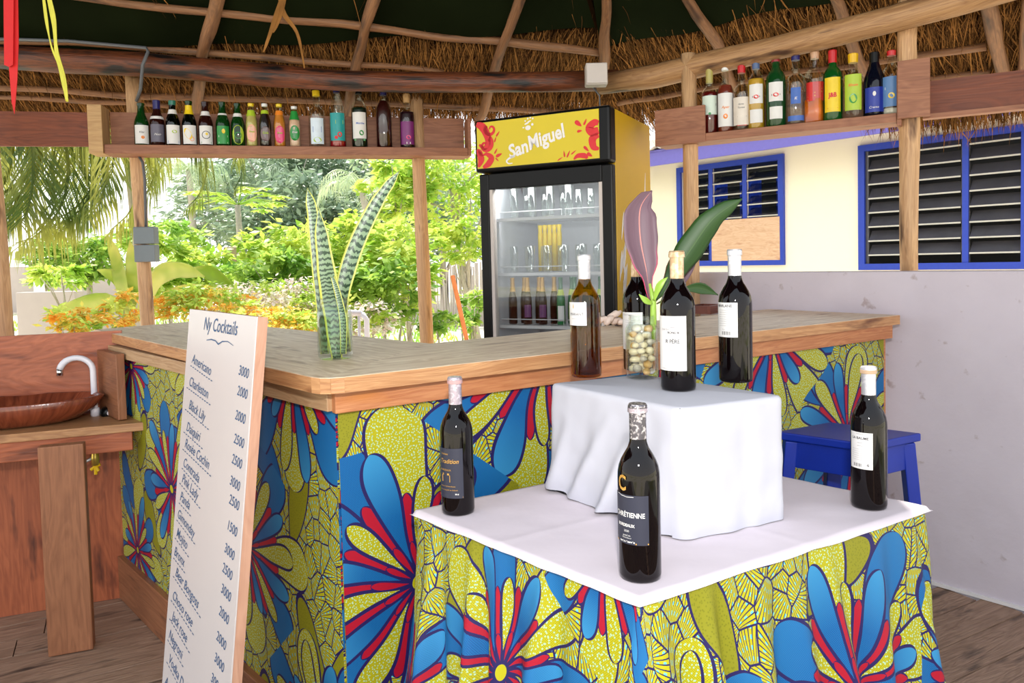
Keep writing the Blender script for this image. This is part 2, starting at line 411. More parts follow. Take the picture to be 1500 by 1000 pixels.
M['ply_pale'] = wood('pale_plywood', (226, 192, 160), (196, 150, 116), (170, 110, 80), ring=4, rough=.6, fine=20)
M['yellow'] = plain('cooler_yellow', (206, 184, 8), .35, var=.06, scale=4)
M['yellow_side'] = plain('cooler_side_yellow', (200, 158, 14), .4, var=.08, scale=3)
M['red'] = plain('cooler_red', (204, 14, 22), .35, var=.04)
M['inner_white'] = plain('cooler_liner', (196, 198, 204), .4, var=.03)
M['wire'] = plain('wire_shelf', (206, 206, 208), .35, var=.02)
M['grey_box'] = plain('grey_plastic_box', (112, 122, 128), .4, var=.05)
M['grey_lt'] = plain('light_grey_plastic', (196, 186, 180), .45, var=.03)
M['cable'] = plain('grey_cable', (86, 88, 92), .5)
M['red_cloth'] = plain('red_pennant', (196, 12, 14), .6, var=.1)
M['basin'] = wood('turned_red_wood', (150, 76, 48), (84, 34, 22), (56, 24, 18), ring=5, rough=.22, knots=.06, coat=.5)
M['brass'] = plain('brass', (206, 180, 90), .3, metal=.8)
M['yellow_knob'] = plain('yellow_valve_handle', (232, 190, 10), .4)
M['hose'] = plain('grey_hose', (190, 190, 190), .3, metal=.3)
M['chrome'] = plain('chrome', (220, 220, 220), .12, metal=1)
M['marker'] = plain('blue_marker_ink', (44, 84, 128), .6)
M['board_white'] = plain('white_laminate', (206, 198, 197), .35, var=.03, scale=3)
M['board_edge'] = wood('board_edge_wood', (206, 160, 134), (176, 128, 104), ring=5)
M['pebble'] = plain('white_pebble', (228, 218, 202), .35, var=.16, scale=22)
M['pebble_tan'] = plain('tan_pebble', (206, 168, 112), .35, var=.25, scale=22)
M['pebble_grey'] = plain('grey_pebble', (186, 180, 182), .3, var=.1, scale=22)
M['coral'] = plain('dry_coral', (222, 200, 186), .7, var=.2, scale=40, bump=.4)
M['shell_dark'] = plain('dark_shell', (84, 74, 84), .3, var=.4, scale=30)
M['brown_box'] = wood('brown_tray_wood', (120, 62, 46), (84, 40, 30), rough=.4)
M['glass'] = glass('clear_glass', (250, 252, 251), .03, .05)
M['pane'] = glass('cooler_pane', (244, 246, 246), .02, .03)
M['glass_jar'] = glass('jar_glass', (250, 253, 251), .02, .03)
M['glass_clear2'] = glass('bottle_clear', (246, 248, 245), .04, .05)
M['water'] = glass('jar_water', (244, 252, 245), .02, .0)
M['water2'] = glass('pebble_water', (252, 247, 232), .02, .0)
M['beer_green'] = glass('green_bottle', (34, 96, 22), .05, .04)
M['dkgreen'] = plain('dark_green_bottle', (10, 52, 14), .1, var=.1)
M['green'] = plain('mottled_green_glass', (16, 110, 60), .12, var=.3, scale=20)  # opaque mottled green of the cooler bottles
M['amber'] = glass('amber_bottle', (214, 172, 60), .03, .03)
M['amber_liq'] = glass('pale_wine_in_amber', (196, 168, 96), .03, 0)
M['brown_glass'] = plain('brown_bottle', (40, 12, 8), .1, var=.1)
M['cap_navy'] = plain('navy_cap', (26, 22, 96), .35)
def mk(n, c, r=.3, **k):
    if n not in M: M[n] = plain(n, c, r, **k)
    return M[n]
def concrete():
    m, nt, b = newmat('lilac_concrete'); tc = nt.nodes.new('ShaderNodeTexCoord')
    n1 = node(nt, 'ShaderNodeTexNoise', {'Scale': 3.0, 'Detail': 6.0}); n2 = node(nt, 'ShaderNodeTexNoise', {'Scale': 16.0, 'Detail': 5.0})
    for n in (n1, n2): nt.links.new(tc.outputs['Object'], n.inputs['Vector'])
    c = mixc(nt, n1.outputs[0], lin((188, 178, 188)), lin((214, 206, 216)))
    k = fn('MINIMUM', fn('MAXIMUM', (X(nt, n2.outputs[0])-.66)*9.0, 0.0), .6)
    c = mixc(nt, k, c, lin((150, 128, 124))); nt.links.new(c, b.inputs['Base Color']); b.inputs['Roughness'].default_value = .75
    bp = node(nt, 'ShaderNodeBump', {'Strength': .3, 'Distance': .01, 'Height': X(nt, n2.outputs[0])}); nt.links.new(bp.outputs[0], b.inputs['Normal'])
    return m
M['concrete'] = concrete()
def silverfoil(name, c1, c2, sc=160):
    m, nt, b = newmat(name); tc = nt.nodes.new('ShaderNodeTexCoord')
    n = node(nt, 'ShaderNodeTexNoise', {'Scale': sc, 'Detail': 3.0}); nt.links.new(tc.outputs['Object'], n.inputs['Vector'])
    k = fn('MINIMUM', fn('MAXIMUM', (X(nt, n.outputs[0])-.5)*8.0, 0.0), 1.0)
    nt.links.new(mixc(nt, k, lin(c1), lin(c2)), b.inputs['Base Color']); b.inputs['Metallic'].default_value = .55; b.inputs['Roughness'].default_value = .33
    return m
M['foil_dark'] = silverfoil('dark_silver_foil', (96, 92, 98), (206, 200, 204))
M['foil_pink'] = silverfoil('rose_silver_foil', (176, 164, 176), (214, 204, 214))
M['foil_white'] = silverfoil('white_foil', (206, 206, 212), (232, 230, 234), 90)
M['foil_gold'] = silverfoil('gold_foil', (196, 164, 126), (224, 200, 168), 60)
def cloth(name, c, tr=0):
    m, nt, b = newmat(name); tc = nt.nodes.new('ShaderNodeTexCoord')
    n = node(nt, 'ShaderNodeTexNoise', {'Scale': 5.0, 'Detail': 4.0}); nt.links.new(tc.outputs['Object'], n.inputs['Vector'])
    d = tuple(x*.86 for x in lin(c)[:3])+(1,)
    nt.links.new(mixc(nt, n.outputs[0], d, lin(c)), b.inputs['Base Color']); b.inputs['Roughness'].default_value = .8
    bp = node(nt, 'ShaderNodeBump', {'Strength': .35, 'Distance': .012}); nt.links.new(n.outputs[0], bp.inputs['Height']); nt.links.new(bp.outputs[0], b.inputs['Normal'])
    return m
M['white_cloth'] = cloth('white_tablecloth', (226, 215, 223)); M['box_cloth'] = cloth('white_box_cloth', (196, 196, 206))
def leafmat(name, c1, c2, tr=.5, sc=3):
    m, nt, b = newmat(name); tc = nt.nodes.new('ShaderNodeTexCoord')
    n = node(nt, 'ShaderNodeTexNoise', {'Scale': sc, 'Detail': 3.0}); nt.links.new(tc.outputs['Object'], n.inputs['Vector'])
    k = fn('MINIMUM', fn('MAXIMUM', (X(nt, n.outputs[0])-.4)*5.0, 0.0), 1.0); col = mixc(nt, k, lin(c1), lin(c2))
    nt.links.new(col, b.inputs['Base Color']); b.inputs['Roughness'].default_value = .5
    t = nt.nodes.new('ShaderNodeBsdfTranslucent'); nt.links.new(col, t.inputs[0])
    mx = node(nt, 'ShaderNodeMixShader', {0: tr}); o = nt.nodes['Material Output']
    nt.links.new(b.outputs[0], mx.inputs[1]); nt.links.new(t.outputs[0], mx.inputs[2]); nt.links.new(mx.outputs[0], o.inputs[0])
    return m
M['leaf_bright'] = leafmat('bright_leaves', (150, 190, 60), (214, 224, 110))
M['leaf_mid'] = leafmat('mid_leaves', (120, 165, 66), (180, 205, 92))
M['leaf_haze'] = leafmat('haze_painted_leaves', (122, 144, 118), (158, 176, 144), .3, 1)  # distance haze painted in as a paler leaf colour
M['leaf_hazelt'] = leafmat('haze_painted_light_leaves', (160, 184, 140), (204, 214, 172), .3, 1)  # same painted haze, lighter tone
M['leaf_palm'] = leafmat('palm_leaves', (88, 112, 54), (188, 188, 92), .45, 1.5)
M['leaf_croton'] = leafmat('croton_leaves', (238, 166, 50), (226, 214, 96), .4, 9)
M['leaf_pink'] = leafmat('pinkish_flowers', (216, 190, 186), (244, 238, 222), .3, 12)
M['leaf_banana'] = leafmat('banana_leaves', (176, 200, 80), (236, 230, 150), .5, 2)
M['trunk'] = plain('pale_trunk', (170, 160, 146), .8, var=.2)
M['sand'] = plain('bright_sand', (226, 212, 190), .9, var=.1, scale=1.2)
M['grass'] = plain('dry_grass', (170, 176, 100), .9, var=.25, scale=2)
M['block'] = plain('grey_block_wall', (176, 164, 158), .85, var=.1, scale=3)
M['weathered'] = plain('weathered_plank', (186, 160, 140), .8, var=.2, scale=6)
#--BODY--
# ================================================================== STRUCTURE
def dirv(az): return Vector((math.sin(R_(az)), math.cos(R_(az)), 0))
# floor: planks laid on a base slab
e = dirv(62); nf = Vector((-e.y, e.x, 0))
fl_ = MB().prism([(-3.2, -1.2), (2.8, -1.2), (2.05, 2.35), (.9, 3.75), (.55, 4.25), (-.5, 4.3), (-2.1, 3.9), (-3.2, 3.4)], -.16, -.03).build('floor', M['floor']); tag(fl_, kind='structure')
MW['floor'] = Matrix.Identity(4)
k = 0; d0 = -2.2
def clipseg(o):
    """plank run inside the platform: from wall line to far left"""
    lo, hi = -3.2, 3.0
    a, b_ = Vector((1.632, 2.842, 0)), Vector((1.814, 2.634, 0)); wn = Vector((b_.y-a.y, -(b_.x-a.x), 0)).normalized()
    # keep points on camera side of the wall line and |x|<3
    pts = [t for t in [lo+i*.02 for i in range(int((hi-lo)/.02))]]
    ok = []
    for t in pts:
        p = nf*o+e*t
        side = (p-a).cross(b_-a).z
        if side > 0.0 and -3.1 < p.x < 2.6 and -1.0 < p.y < 4.0-.25*abs(p.x+.3): ok.append(t)
    return (min(ok), max(ok)) if len(ok) > 12 else None
while d0 < 4.6:
    wd = random.uniform(.125, .155); seg = clipseg(d0+wd/2)
    if seg:
        cuts = [seg[0]]
        c = seg[0]+random.uniform(.9, 2.2)
        while c < seg[1]-.5: cuts.append(c); c += random.uniform(1.8, 2.6)
        cuts.append(seg[1])
        for a, b_ in zip(cuts, cuts[1:]):
            z = -.013+random.uniform(-.0015, .0015)
            MB().board(nf*(d0+wd/2)+e*(a+.002)+Vector((0, 0, z)), nf*(d0+wd/2)+e*(b_-.002)+Vector((0, 0, z)), wd-.006, .022).build('plank', M['floor'], fl_)
    d0 += wd
# low concrete wall on the right
WA, WB = Vector((.80, 3.79, 0)), Vector((2.55, 1.79, 0)); wd_ = (WB-WA).normalized(); wn_ = Vector((-wd_.y, wd_.x, 0))
if wn_.y < 0: wn_ = -wn_
wl = MB().prism([tuple((WA)[:2]), tuple((WB)[:2]), tuple((WB+wn_*.11)[:2]), tuple((WA+wn_*.11)[:2])], -.25, 1.222).build('wall_right', M['concrete'], bevel=.006); tag(wl, kind='structure')
bb = MB().board(WA-wn_*.006+Vector((0, 0, .006)), WB-wn_*.006+Vector((0, 0, .006)), .012, .012).build('baseboard_right', M['white']); tag(bb, kind='structure')

# ---- ring beams and roof
B0, B1, B2 = Vector((-2.75, 3.62, 0)), Vector((.47, 3.80, 0)), Vector((2.2, 2.55, 0))
def logpts(px, a, b): return [online(x, y, a, b) for x, y in px]
ms = logpts([(-160, 70), (0, 82), (90, 88), (200, 94), (300, 103), (400, 111), (500, 118), (600, 121), (700, 121), (800, 120), (905, 118)], B0, B1)
ob = MB().tube(ms, [.058, .057, .057, .057, .056, .055, .053, .052, .052, .050, .050], 14, jit=.14, seed=3).build('ring_beam', M['log_dark'], smooth=True)
tag(ob, 'dark stripped log beam running above the long left bottle shelf', 'beam')
ms = logpts([(880, 124), (960, 112), (1040, 92), (1130, 72), (1220, 50), (1310, 27), (1400, 2), (1500, -28), (1580, -52)], B1, B2)
ob = MB().tube(ms, [.05, .055, .054, .053, .054, .056, .058, .058, .058], 14, jit=.14, seed=8).build('ring_beam', M['log_light'], smooth=True)
tag(ob, 'light peeled log beam rising right above the spirits shelf', 'beam')
def roofplane(a, b, z, s):
    d = (b-a).normalized(); inn = Vector((d.y, -d.x, 0)); n = Vector((-inn.x*s, -inn.y*s, 1)).normalized()
    return Vector((a.x, a.y, z)), n, d, inn
RP = [roofplane(B0, B1, 2.40, .55), roofplane(B1, B2, 2.42, .55)]
roof = thing('thatched_roof', 'thatched roof with dark green lining and pole framing overhead', 'roof', (0, 0, 2.3))
for qi, (P, n, d, inn) in enumerate(RP):
    L = (B1-B0).length if qi == 0 else (B2-B1).length
    s = .55
    def rp_(t, q, dz=0): return P+d*t+inn*q+Vector((0, 0, s*q+dz))
    t0, t1 = (-2.5, L+.0) if qi == 0 else (0, L+2.0)
    sk = .42 if qi == 0 else .42     # hip narrows inward, widens outward
    def quad(q0, q1, dz):
        if qi == 0: return [rp_(t0, q0, dz), rp_(t1-q0*sk, q0, dz), rp_(t1-q1*sk, q1, dz), rp_(t0, q1, dz)]
        return [rp_(t0+q0*sk, q0, dz), rp_(t1, q0, dz), rp_(t1, q1, dz), rp_(t0+q1*sk, q1, dz)]
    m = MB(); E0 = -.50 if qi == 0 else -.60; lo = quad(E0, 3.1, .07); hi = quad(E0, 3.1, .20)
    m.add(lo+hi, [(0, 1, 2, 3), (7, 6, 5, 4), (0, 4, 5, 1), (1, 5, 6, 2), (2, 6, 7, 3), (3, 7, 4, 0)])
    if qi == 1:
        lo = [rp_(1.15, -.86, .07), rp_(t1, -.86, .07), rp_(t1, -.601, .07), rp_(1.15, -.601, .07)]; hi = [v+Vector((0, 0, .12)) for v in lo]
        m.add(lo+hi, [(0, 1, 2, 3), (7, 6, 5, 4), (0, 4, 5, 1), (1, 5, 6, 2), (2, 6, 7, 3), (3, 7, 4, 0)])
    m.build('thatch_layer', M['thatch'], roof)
    def EE(t): return E0 if qi == 0 else E0-.26*min(1, max(0, (t-.95)/.25))
    qa = (lambda a: -.16+.24*a) if qi == 0 else (lambda a: -.06)
    m = MB(); m.grid(lambda a, b: (lambda A, Bq: A+(Bq-A)*b)(*( (rp_(t0+(t1-qa(a)*sk-t0)*a, qa(a), -.015+.012*math.sin(a*40)), rp_(t0+(t1-2.9*sk-t0)*a, 2.9, .0+.012*math.sin(a*31))) if qi == 0 else (rp_(t0+qa(a)*sk+(t1-t0-qa(a)*sk)*a, qa(a), -.015+.012*math.sin(a*40)), rp_(t0+2.9*sk+(t1-t0-2.9*sk)*a, 2.9, .0+.012*math.sin(a*31))))), 60, 4)
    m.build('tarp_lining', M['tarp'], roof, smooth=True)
    # straw blades hanging from the underside
    rnd = random.Random(20+qi); m = MB()
    def blade(p, dr, L, wd):
        sd = dr.cross(Vector((0, 0, 1))).normalized()*wd*.5
        sd = (sd+Vector((0, 0, rnd.uniform(-wd, wd)*.4)))
        mid = p+dr*L*.5+Vector((0, 0, -rnd.uniform(0, .02))); end = p+dr*L+Vector((rnd.uniform(-.02, .02), rnd.uniform(-.02, .02), -rnd.uniform(0, .05)))
        m.add([p-sd, p+sd, mid+sd, mid-sd, end], [(0, 1, 2, 3), (3, 2, 4)], None, rnd.randint(0, 1))
    for i in range(21000 if qi == 0 else 17000):
        t = rnd.uniform(t0+1.0, t1+.3) if qi == 0 else rnd.uniform(-.4, t1-.9)
        q = rnd.uniform(EE(t), .05) if rnd.random() < .93 else rnd.uniform(0, 1.3)
        if q > (-.22+.26*max(0, (t-t0)/(t1-t0)) if qi == 0 else -.10) and rnd.random() < .6: continue
        if qi == 0 and t > t1-q*sk: continue
        if qi == 1 and t < q*sk: continue
        p = rp_(t, q, rnd.uniform(-.005, .07))
        dr = (-inn+d*rnd.gauss(0, .35)+Vector((0, 0, -s+rnd.gauss(0, .12)))).normalized()
        blade(p, dr, rnd.uniform(.08, .26), rnd.uniform(.002, .005))
    for i in range(9000):   # ragged eave fringe
        t = rnd.uniform(t0+1, t1+.3) if qi == 0 else rnd.uniform(-.4, t1-.6)
        p = rp_(t, EE(t)+.02+rnd.uniform(-.03, .10), rnd.uniform(.02, .16))
        clump = (.03 if qi == 0 or t < .95 else .09)+.06*noise.noise(Vector((t*3.0, qi*5, 0)))
        dr = (-inn*.5+d*rnd.gauss(0, .12)+Vector((0, 0, -1))).normalized()
        blade(p, dr, max(.02, clump+rnd.uniform(-.02, .07)), rnd.uniform(.003, .006))
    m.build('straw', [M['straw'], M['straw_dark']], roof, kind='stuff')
# unseen roof strip added overhead to cut the sky light
m = MB()
for pts in ([(-3.6, 1.2, 3.8), (3.2, .9, 3.8), (3.4, .1, 3.5), (-3.8, .1, 3.5)],):
    vs = [Vector(p) for p in pts]; m.add(vs+[v+Vector((0, 0, .15)) for v in vs], [(0, 1, 2, 3), (7, 6, 5, 4), (0, 4, 5, 1), (1, 5, 6, 2), (2, 6, 7, 3), (3, 7, 4, 0)])
m.build('thatch_layer', M['thatch'], roof)
# roof poles: rafters and purlins follow the roof planes
def onroof(x, y, qi, dz=0):
    P, n, d, inn = RP[qi]; return onplane(x, y, P+Vector((0, 0, dz)), n)
def pole(name, pts, r, qi, label, seed, mat='pole', dz=-.02, ext=True):
    ps = [onroof(x, y, qi, dz) for x, y in pts]
    rr = [r*(1+.12*math.sin(i*1.7+seed)) for i in range(len(ps))]
    # resample with slight crookedness
    out, ro = [], []
    for i in range(len(ps)-1):
        for k in range(4):
            f = k/4; out.append(ps[i].lerp(ps[i+1], f)+Vector((noise.noise(Vector((i+f, seed, 0)))*.012, 0, noise.noise(Vector((i+f, seed, 4)))*.012))); ro.append(rr[i]*(1-f)+rr[i+1]*f)
    out.append(ps[-1]); ro.append(rr[-1])
    o = MB().tube(out, ro, 10, jit=.14, seed=seed).build(name, M[mat], roof, smooth=True)
    if label: o['label'] = label
    return o
for i, (pts, r) in enumerate([([(322, -14), (308, 40), (296, 82), (290, 140), (288, 165)], .030), ([(552, -14), (535, 40), (523, 90), (512, 150), (508, 170)], .028),
                   ([(766, -14), (747, 40), (728, 90), (712, 150), (702, 178)], .026), ([(889, -14), (888, 30), (886, 75), (884, 105)], .027)]):
    pole('rafter', pts, r, 0, None, i+1, dz=-.035)
for i, (pts, r) in enumerate([([(1000, -14), (1020, 20), (1052, 64), (1075, 130)], .025), ([(1218, -14), (1236, 30), (1258, 90), (1278, 130)], .024),
                   ([(1440, -14), (1455, 40), (1470, 110), (1474, 145)], .028), ([(1508, -14), (1502, 60), (1492, 130), (1486, 158)], .022)]):
    pole('rafter', pts, r, 1, None, i+11, dz=-.035, mat='pole')
for i, (pts, r) in enumerate([([(60, -14), (180, 5), (300, 17), (420, 28), (500, 34), (600, 48), (700, 58), (790, 67), (885, 78)], .020), ([(-80, 58), (100, 62), (230, 72), (400, 85), (560, 96), (650, 106)], .016),
                   ([(-60, 127), (100, 133), (250, 142), (400, 146), (560, 152), (700, 158), (840, 165)], .017), ([(-60, 140), (100, 147), (180, 150), (250, 156)], .013)]):
    pole('purlin', pts, r, 0, None, i+21, dz=-.018)
for i, (pts, r) in enumerate([([(905, 152), (960, 143), (1040, 128), (1180, 103), (1300, 88), (1445, 68)], .015), ([(1290, 121), (1370, 115), (1450, 106)], .014)]):
    pole('purlin', pts, r, 1, None, i+31, dz=-.018)

# ---- posts
def post(pts, r, label, mat='post', seed=0, square=False):
    b = pts[0]; t = thing('post', label, 'post', tuple(b))
    out, ro = [], []
    for i in range(len(pts)-1):
        for k in range(6):
            f = k/6; p = Vector(pts[i]).lerp(Vector(pts[i+1]), f); z = p.z*2
            out.append(p+Vector((noise.noise(Vector((z, seed, 0))), noise.noise(Vector((z, seed, 9))), 0))*.01); ro.append(r*(1+.12*noise.noise(Vector((z*1.5, seed, 3)))))
    out[0] = Vector(pts[0]); out.append(Vector(pts[-1])); ro.append(r)
    MB().tube(out, ro, 10, jit=.16, seed=seed).build('log', M[mat], t, smooth=True); return t
post([(-1.86, 3.83, -.16), (-1.915, 3.85, 2.36)], .034, 'crooked wooden post carrying the grey switch box', seed=2)
post([(-.462, 4.12, -.16), (-.50, 4.13, 2.27)], .036, 'slim wooden post left of the yellow drinks cooler', seed=5)
post([(-2.235, 3.30, -.16), (-2.295, 3.3, 2.30)], .043, 'pale wooden post at the far left above the sink', seed=7)
post([(.865, 3.52, 0), (.845, 3.5, 2.24)], .034, 'wooden post beside the short louvred window, behind plant leaves', seed=9)
pt = onz(1336, 396, 1.222); post([(1.63, 3.05, 1.222), (1.625, 3.05, 2.31)], .036, 'pale split wooden post standing on concrete wall before the long window', seed=13)
post([(2.02, 2.60, 1.222), (2.03, 2.60, 2.40)], .036, 'reddish wooden post at the far right edge on the concrete wall', mat='pole', seed=17)

# ================================================================== BAR
CZ0, CZ1 = 1.02, 1.055
cC, cL, cR = Vector((-.415, 1.600)), Vector((-1.765, 3.13)), Vector((1.50, 2.875))
cI, cLb, cRb = Vector((-.254, 2.264)), Vector((-1.46, 3.53)), Vector((1.16, 3.36))
bar = thing('bar_counter', 'L-shaped bar with worn plank top and printed flower fabric front', 'bar counter', (0, 2.0, 0))
def v2(a): return (a.x, a.y)
dl = (cL-cC).normalized(); dr_ = (cR-cC).normalized()
# rounded outer corner
cor = [cC+dl*.05, cC+dl*.022+dr_*.006, cC+dr_*.022+dl*.006, cC+dr_*.05]
midc = (cor[1]+cor[2])/2
m = MB().prism([v2(cL), v2(cLb), v2(cI), v2(midc), v2(cor[1]), v2(cor[0])], CZ0, CZ1, ax=dl)
m.build('counter_top', M['counter'], bar, label='left arm of the worn plank counter top')
m = MB().prism([v2(cR), v2(cor[3]), v2(cor[2]), v2(midc), v2(cI), v2(cRb)][::-1], CZ0, CZ1, ax=dr_)
m.build('counter_top', M['counter'], bar, label='right arm of the worn plank counter top')
def edge(p, q, off): 
    d = (q-p).normalized(); n = Vector((d.y, -d.x))*off
    return Vector((p.x+n.x, p.y+n.y, 0)), Vector((q.x+n.x, q.y+n.y, 0))
Z = Vector((0, 0, 1))
for (p, q) in ((cR, cor[3]), (cor[0], cL), (cor[3], cor[2]), (cor[2], cor[1]), (cor[1], cor[0]), (cL, cLb), (cRb, cR)):
    a, b_ = edge(p, q, 0.002 if (p-q).length < .2 else .002)
    # outward side
    MB().board(a+Z*(CZ0+.0165), b_+Z*(CZ0+.0165), .006, .0345).build('edge_strip', M['counter_edge'], bar)
fC, fR, fL = Vector((-.405, 1.682)), Vector((1.43, 2.87)), Vector((-1.60, 2.955))
dr2 = (fR-fC).normalized(); dl2 = (fL-fC).normalized(); nr = Vector((dr2.y, -dr2.x)); nl = Vector((-dl2.y, dl2.x))
def V3(a, z): return Vector((a.x, a.y, z))
# trim boards below the counter
MB().board(V3(fC+nr*.012-dr2*.012, .993), V3(fR+nr*.012+dr2*.03, .993), .024, .052).build('apron_board', M['orange_wood'], bar, bevel=.002)
MB().board(V3(fC+nl*.012, .990), V3(fL+nl*.012, .990), .024, .040).build('apron_board', M['pale_trim'], bar, bevel=.002, label='pale apron board under the left arm')
# body frame behind the fabric
MB().prism([v2(fC-nr*.004-nl*.004), v2(fR-nr*.004), v2(fR-nr*.06), v2(fC-nr*.05-nl*.05), v2(fL-nl*.06), v2(fL-nl*.004)], 0.01, CZ0).build('carcass', M['shelf'], bar)
prR = print_mat('flower_print_right', [(.185, .53, .42, .1), (.58, 1.05, .42, .5), (1.50, 1.05, .42, 1.1), (1.05, .56, .42, .7), (1.95, .62, .38, 2.0), (.62, .05, .36, .3), (1.02, 1.1, .3, 1.7)], .3)
prL = print_mat('flower_print_left', [(.497, .53, .33, .3), (1.10, .565, .33, 1.2), (.20, 1.06, .34, .2), (.12, .10, .34, 2.), (.82, 1.05, .30, 2.2), (1.48, .95, .26, .4), (.82, .10, .3, .9), (1.5, .25, .26, .1)], 1.1)
def panel(a, b, z0, z1, n, mat, u0, u1, label):
    m = MB(); A, B_ = V3(a, 0), V3(b, 0); N = V3(n, 0)
    vs = [A+Z*z0, B_+Z*z0, B_+Z*z1, A+Z*z1]; vs = vs+[p+N*.005 for p in vs]
    uvq = [(u0, z0), (u1, z0), (u1, z1), (u0, z1)]
    m.add(vs, [(4, 5, 6, 7), (3, 2, 1, 0), (0, 1, 5, 4), (1, 2, 6, 5), (2, 3, 7, 6), (3, 0, 4, 7)], [uvq, uvq[::-1]]+[[uvq[0], uvq[1], uvq[1], uvq[0]]]*4)
    return m.build('fabric_panel', mat, bar, label=label)
panel(fC, fR, .02, .975, nr, prR, 0, (fR-fC).length, 'flower print fabric under the right arm')
panel(fC, fL, .15, .975, nl, prL, 0, (fL-fC).length, 'flower print fabric under the left arm')
MB().board(V3(fL+nl*.014+dl2*.03, .085), V3(fC+nl*.014, .085), .024, .17).build('kick_board', M['leg_wood'], bar, bevel=.002)
MB().box(V3(fR+dr2*.01-nr*.03, .51), (.02, .06, 1.0), rz=math.atan2(dr2.y, dr2.x)).build('end_panel', M['orange_wood'], bar)

# ================================================================== DISPLAY TABLE
tF, tL, tR = Vector((.196, 1.18)), Vector((-.226, 1.637)), Vector((.880, 1.578)); tB = tL+tR-tF
TZ = .75
tbl = thing('display_table', 'table hidden under white cloth and gathered flower print skirt', 'table', (tF.x*.5+tB.x*.5, tF.y*.5+tB.y*.5, 0))
cen = (tF+tB)/2
def inset(p, k): return cen+(p-cen)*k
MB().prism([v2(inset(p, .97)) for p in (tF, tR, tB, tL)], TZ-.035, TZ-.008).build('tabletop', M['leg_wood'], tbl)
for p in (tF, tR, tB, tL):
    q = inset(p, .85); MB().box((q.x, q.y, .357), (.04, .04, .714)).build('leg', M['leg_wood'], tbl)
def perim(corners, rad, n):
    """closed loop with rounded corners, list of (pos, outward normal, arclength)"""
    out = []; N = len(corners)
    for i in range(N):
        a, b, c = corners[i-1], corners[i], corners[(i+1) % N]
        d0 = (b-a).normalized(); d1 = (c-b).normalized()
        p0, p1 = b-d0*rad, b+d1*rad
        for k in range(7):
            f = k/6; out.append(p0*(1-f)**2+b*2*f*(1-f)+p1*f*f)
        L = (c-b).length-2*rad; m = max(2, int(L/n))
        for k in range(1, m): out.append(p1+d1*L*k/m)
    res = []; s_ = 0; M_ = len(out)
    for i in range(M_):
        t = (out[(i+1) % M_]-out[i-1]).normalized()
        if i: s_ += (out[i]-out[i-1]).length
        res.append((out[i], Vector((t.y, -t.x)), s_))
    tot = s_+(out[0]-out[-1]).length
    return res, tot
# skirt (counter-clockwise seen from above: F -> R -> B -> L)
loop, tot = perim([tF, tR, tB, tL], .012, .006)
prS_c = [(.50, .45, .30, .1), (.06, .40, .26, 2.0), (-.29, .52, .26, .9), (-.60, .36, .26, .3), (.80, .36, .26, 1.3), (1.1, .6, .26, 0.), (.27, .12, .24, .6), (-.05, .80, .2, .4)]
rows = 26; vs = []; uvs = []
loop2 = loop+[loop[0]]
rf = random.Random(5)
pl = [(.02+ i*.118+rf.uniform(-.03, .03), rf.uniform(.014, .034), rf.uniform(.014, .024), rf.uniform(-.10, .10)) for i in range(int(tot/.118))]
def fold(s, t):
    v = 0
    for (c, a, wd, sk) in pl:
        d = s-c-sk*t
        d = (d+tot/2) % tot-tot/2
        wv = wd*(1+1.4*t)
        v += a*math.exp(-(d/wv)**2)*1.0 - a*.8*math.exp(-((d-wv*1.6)/wv)**2)
    return v
for j in range(rows+1):
    t = j/rows; z = (TZ-.004)-(TZ-.012)*t
    for i, (p, n, s_) in enumerate(loop2):
        ss = tot if i == len(loop) else s_
        d = .001+.128*t**1.1*(.75+.25*math.sin(ss*3.1+1.0))+fold(ss, t)*min(1, .02+t*2.6)
        q = p+n*d; vs.append((q.x, q.y, z-.006*abs(math.sin(ss*26))*(t < .01)))
        uu = ss if ss < (tR-tF).length+(tB-tR).length*.6 else ss-tot
        uvs.append((uu+fold(ss, t)*.4, z))
n1 = len(loop2); fs = []; us = []
jr = int(rows*.7); cum = [0.0]
for i in range(1, n1): cum.append(cum[-1]+(Vector(vs[jr*n1+i])-Vector(vs[jr*n1+i-1])).length)
sl = [p_[2] for p_ in loop]+[tot]; half_ = (tR-tF).length+(tB-tR).length*.6
def s2u(s_):
    w_ = s_ if s_ >= 0 else s_+tot; i = min(range(n1), key=lambda k: abs(sl[k]-w_)); return cum[i] if s_ >= 0 else cum[i]-cum[-1]
uvs = [((cum[k % n1] if sl[k % n1] < half_ else cum[k % n1]-cum[-1]), uvs[k][1]) for k in range(len(uvs))]
prS = print_mat('flower_print_skirt', [(s2u(a), b, c*1.12, d) for a, b, c, d in prS_c], 2.2)
for j in range(rows):
    for i in range(n1-1):
        q = (j*n1+i, j*n1+i+1, (j+1)*n1+i+1, (j+1)*n1+i)[::-1]; fs.append(q); uq = [uvs[k] for k in q]
        if max(a[0] for a in uq)-min(a[0] for a in uq) > 1: uq = [uq[0]]*4
        us.append(uq)
MB().add(vs, fs, us).build('skirt', prS, tbl, smooth=True, label='gathered flower print skirt')
# white top cloth
def topcloth(a, b):
    p = (tF*(1-a)+tR*a)*(1-b)+(tL*(1-a)+tB*a)*b
    q = cen+(p-cen)*1.026
    ed = min(a, 1-a, b, 1-b)
    z = TZ+.002+.0012*noise.noise(Vector((q.x*14, q.y*14, 0)))+.0012*math.exp(-((a-.52)*60)**2)+.0012*math.exp(-((b-.55)*60)**2)
    if ed < 1e-6: z -= .011+.003*noise.noise(Vector((q.x*12, q.y*12, 5)))
    return (q.x, q.y, z)
tcl = MB().grid(topcloth, 90, 70).build('tablecloth', M['white_cloth'], smooth=True); tag(tcl, 'white cloth laid flat over the printed skirt on the front table', 'tablecloth')

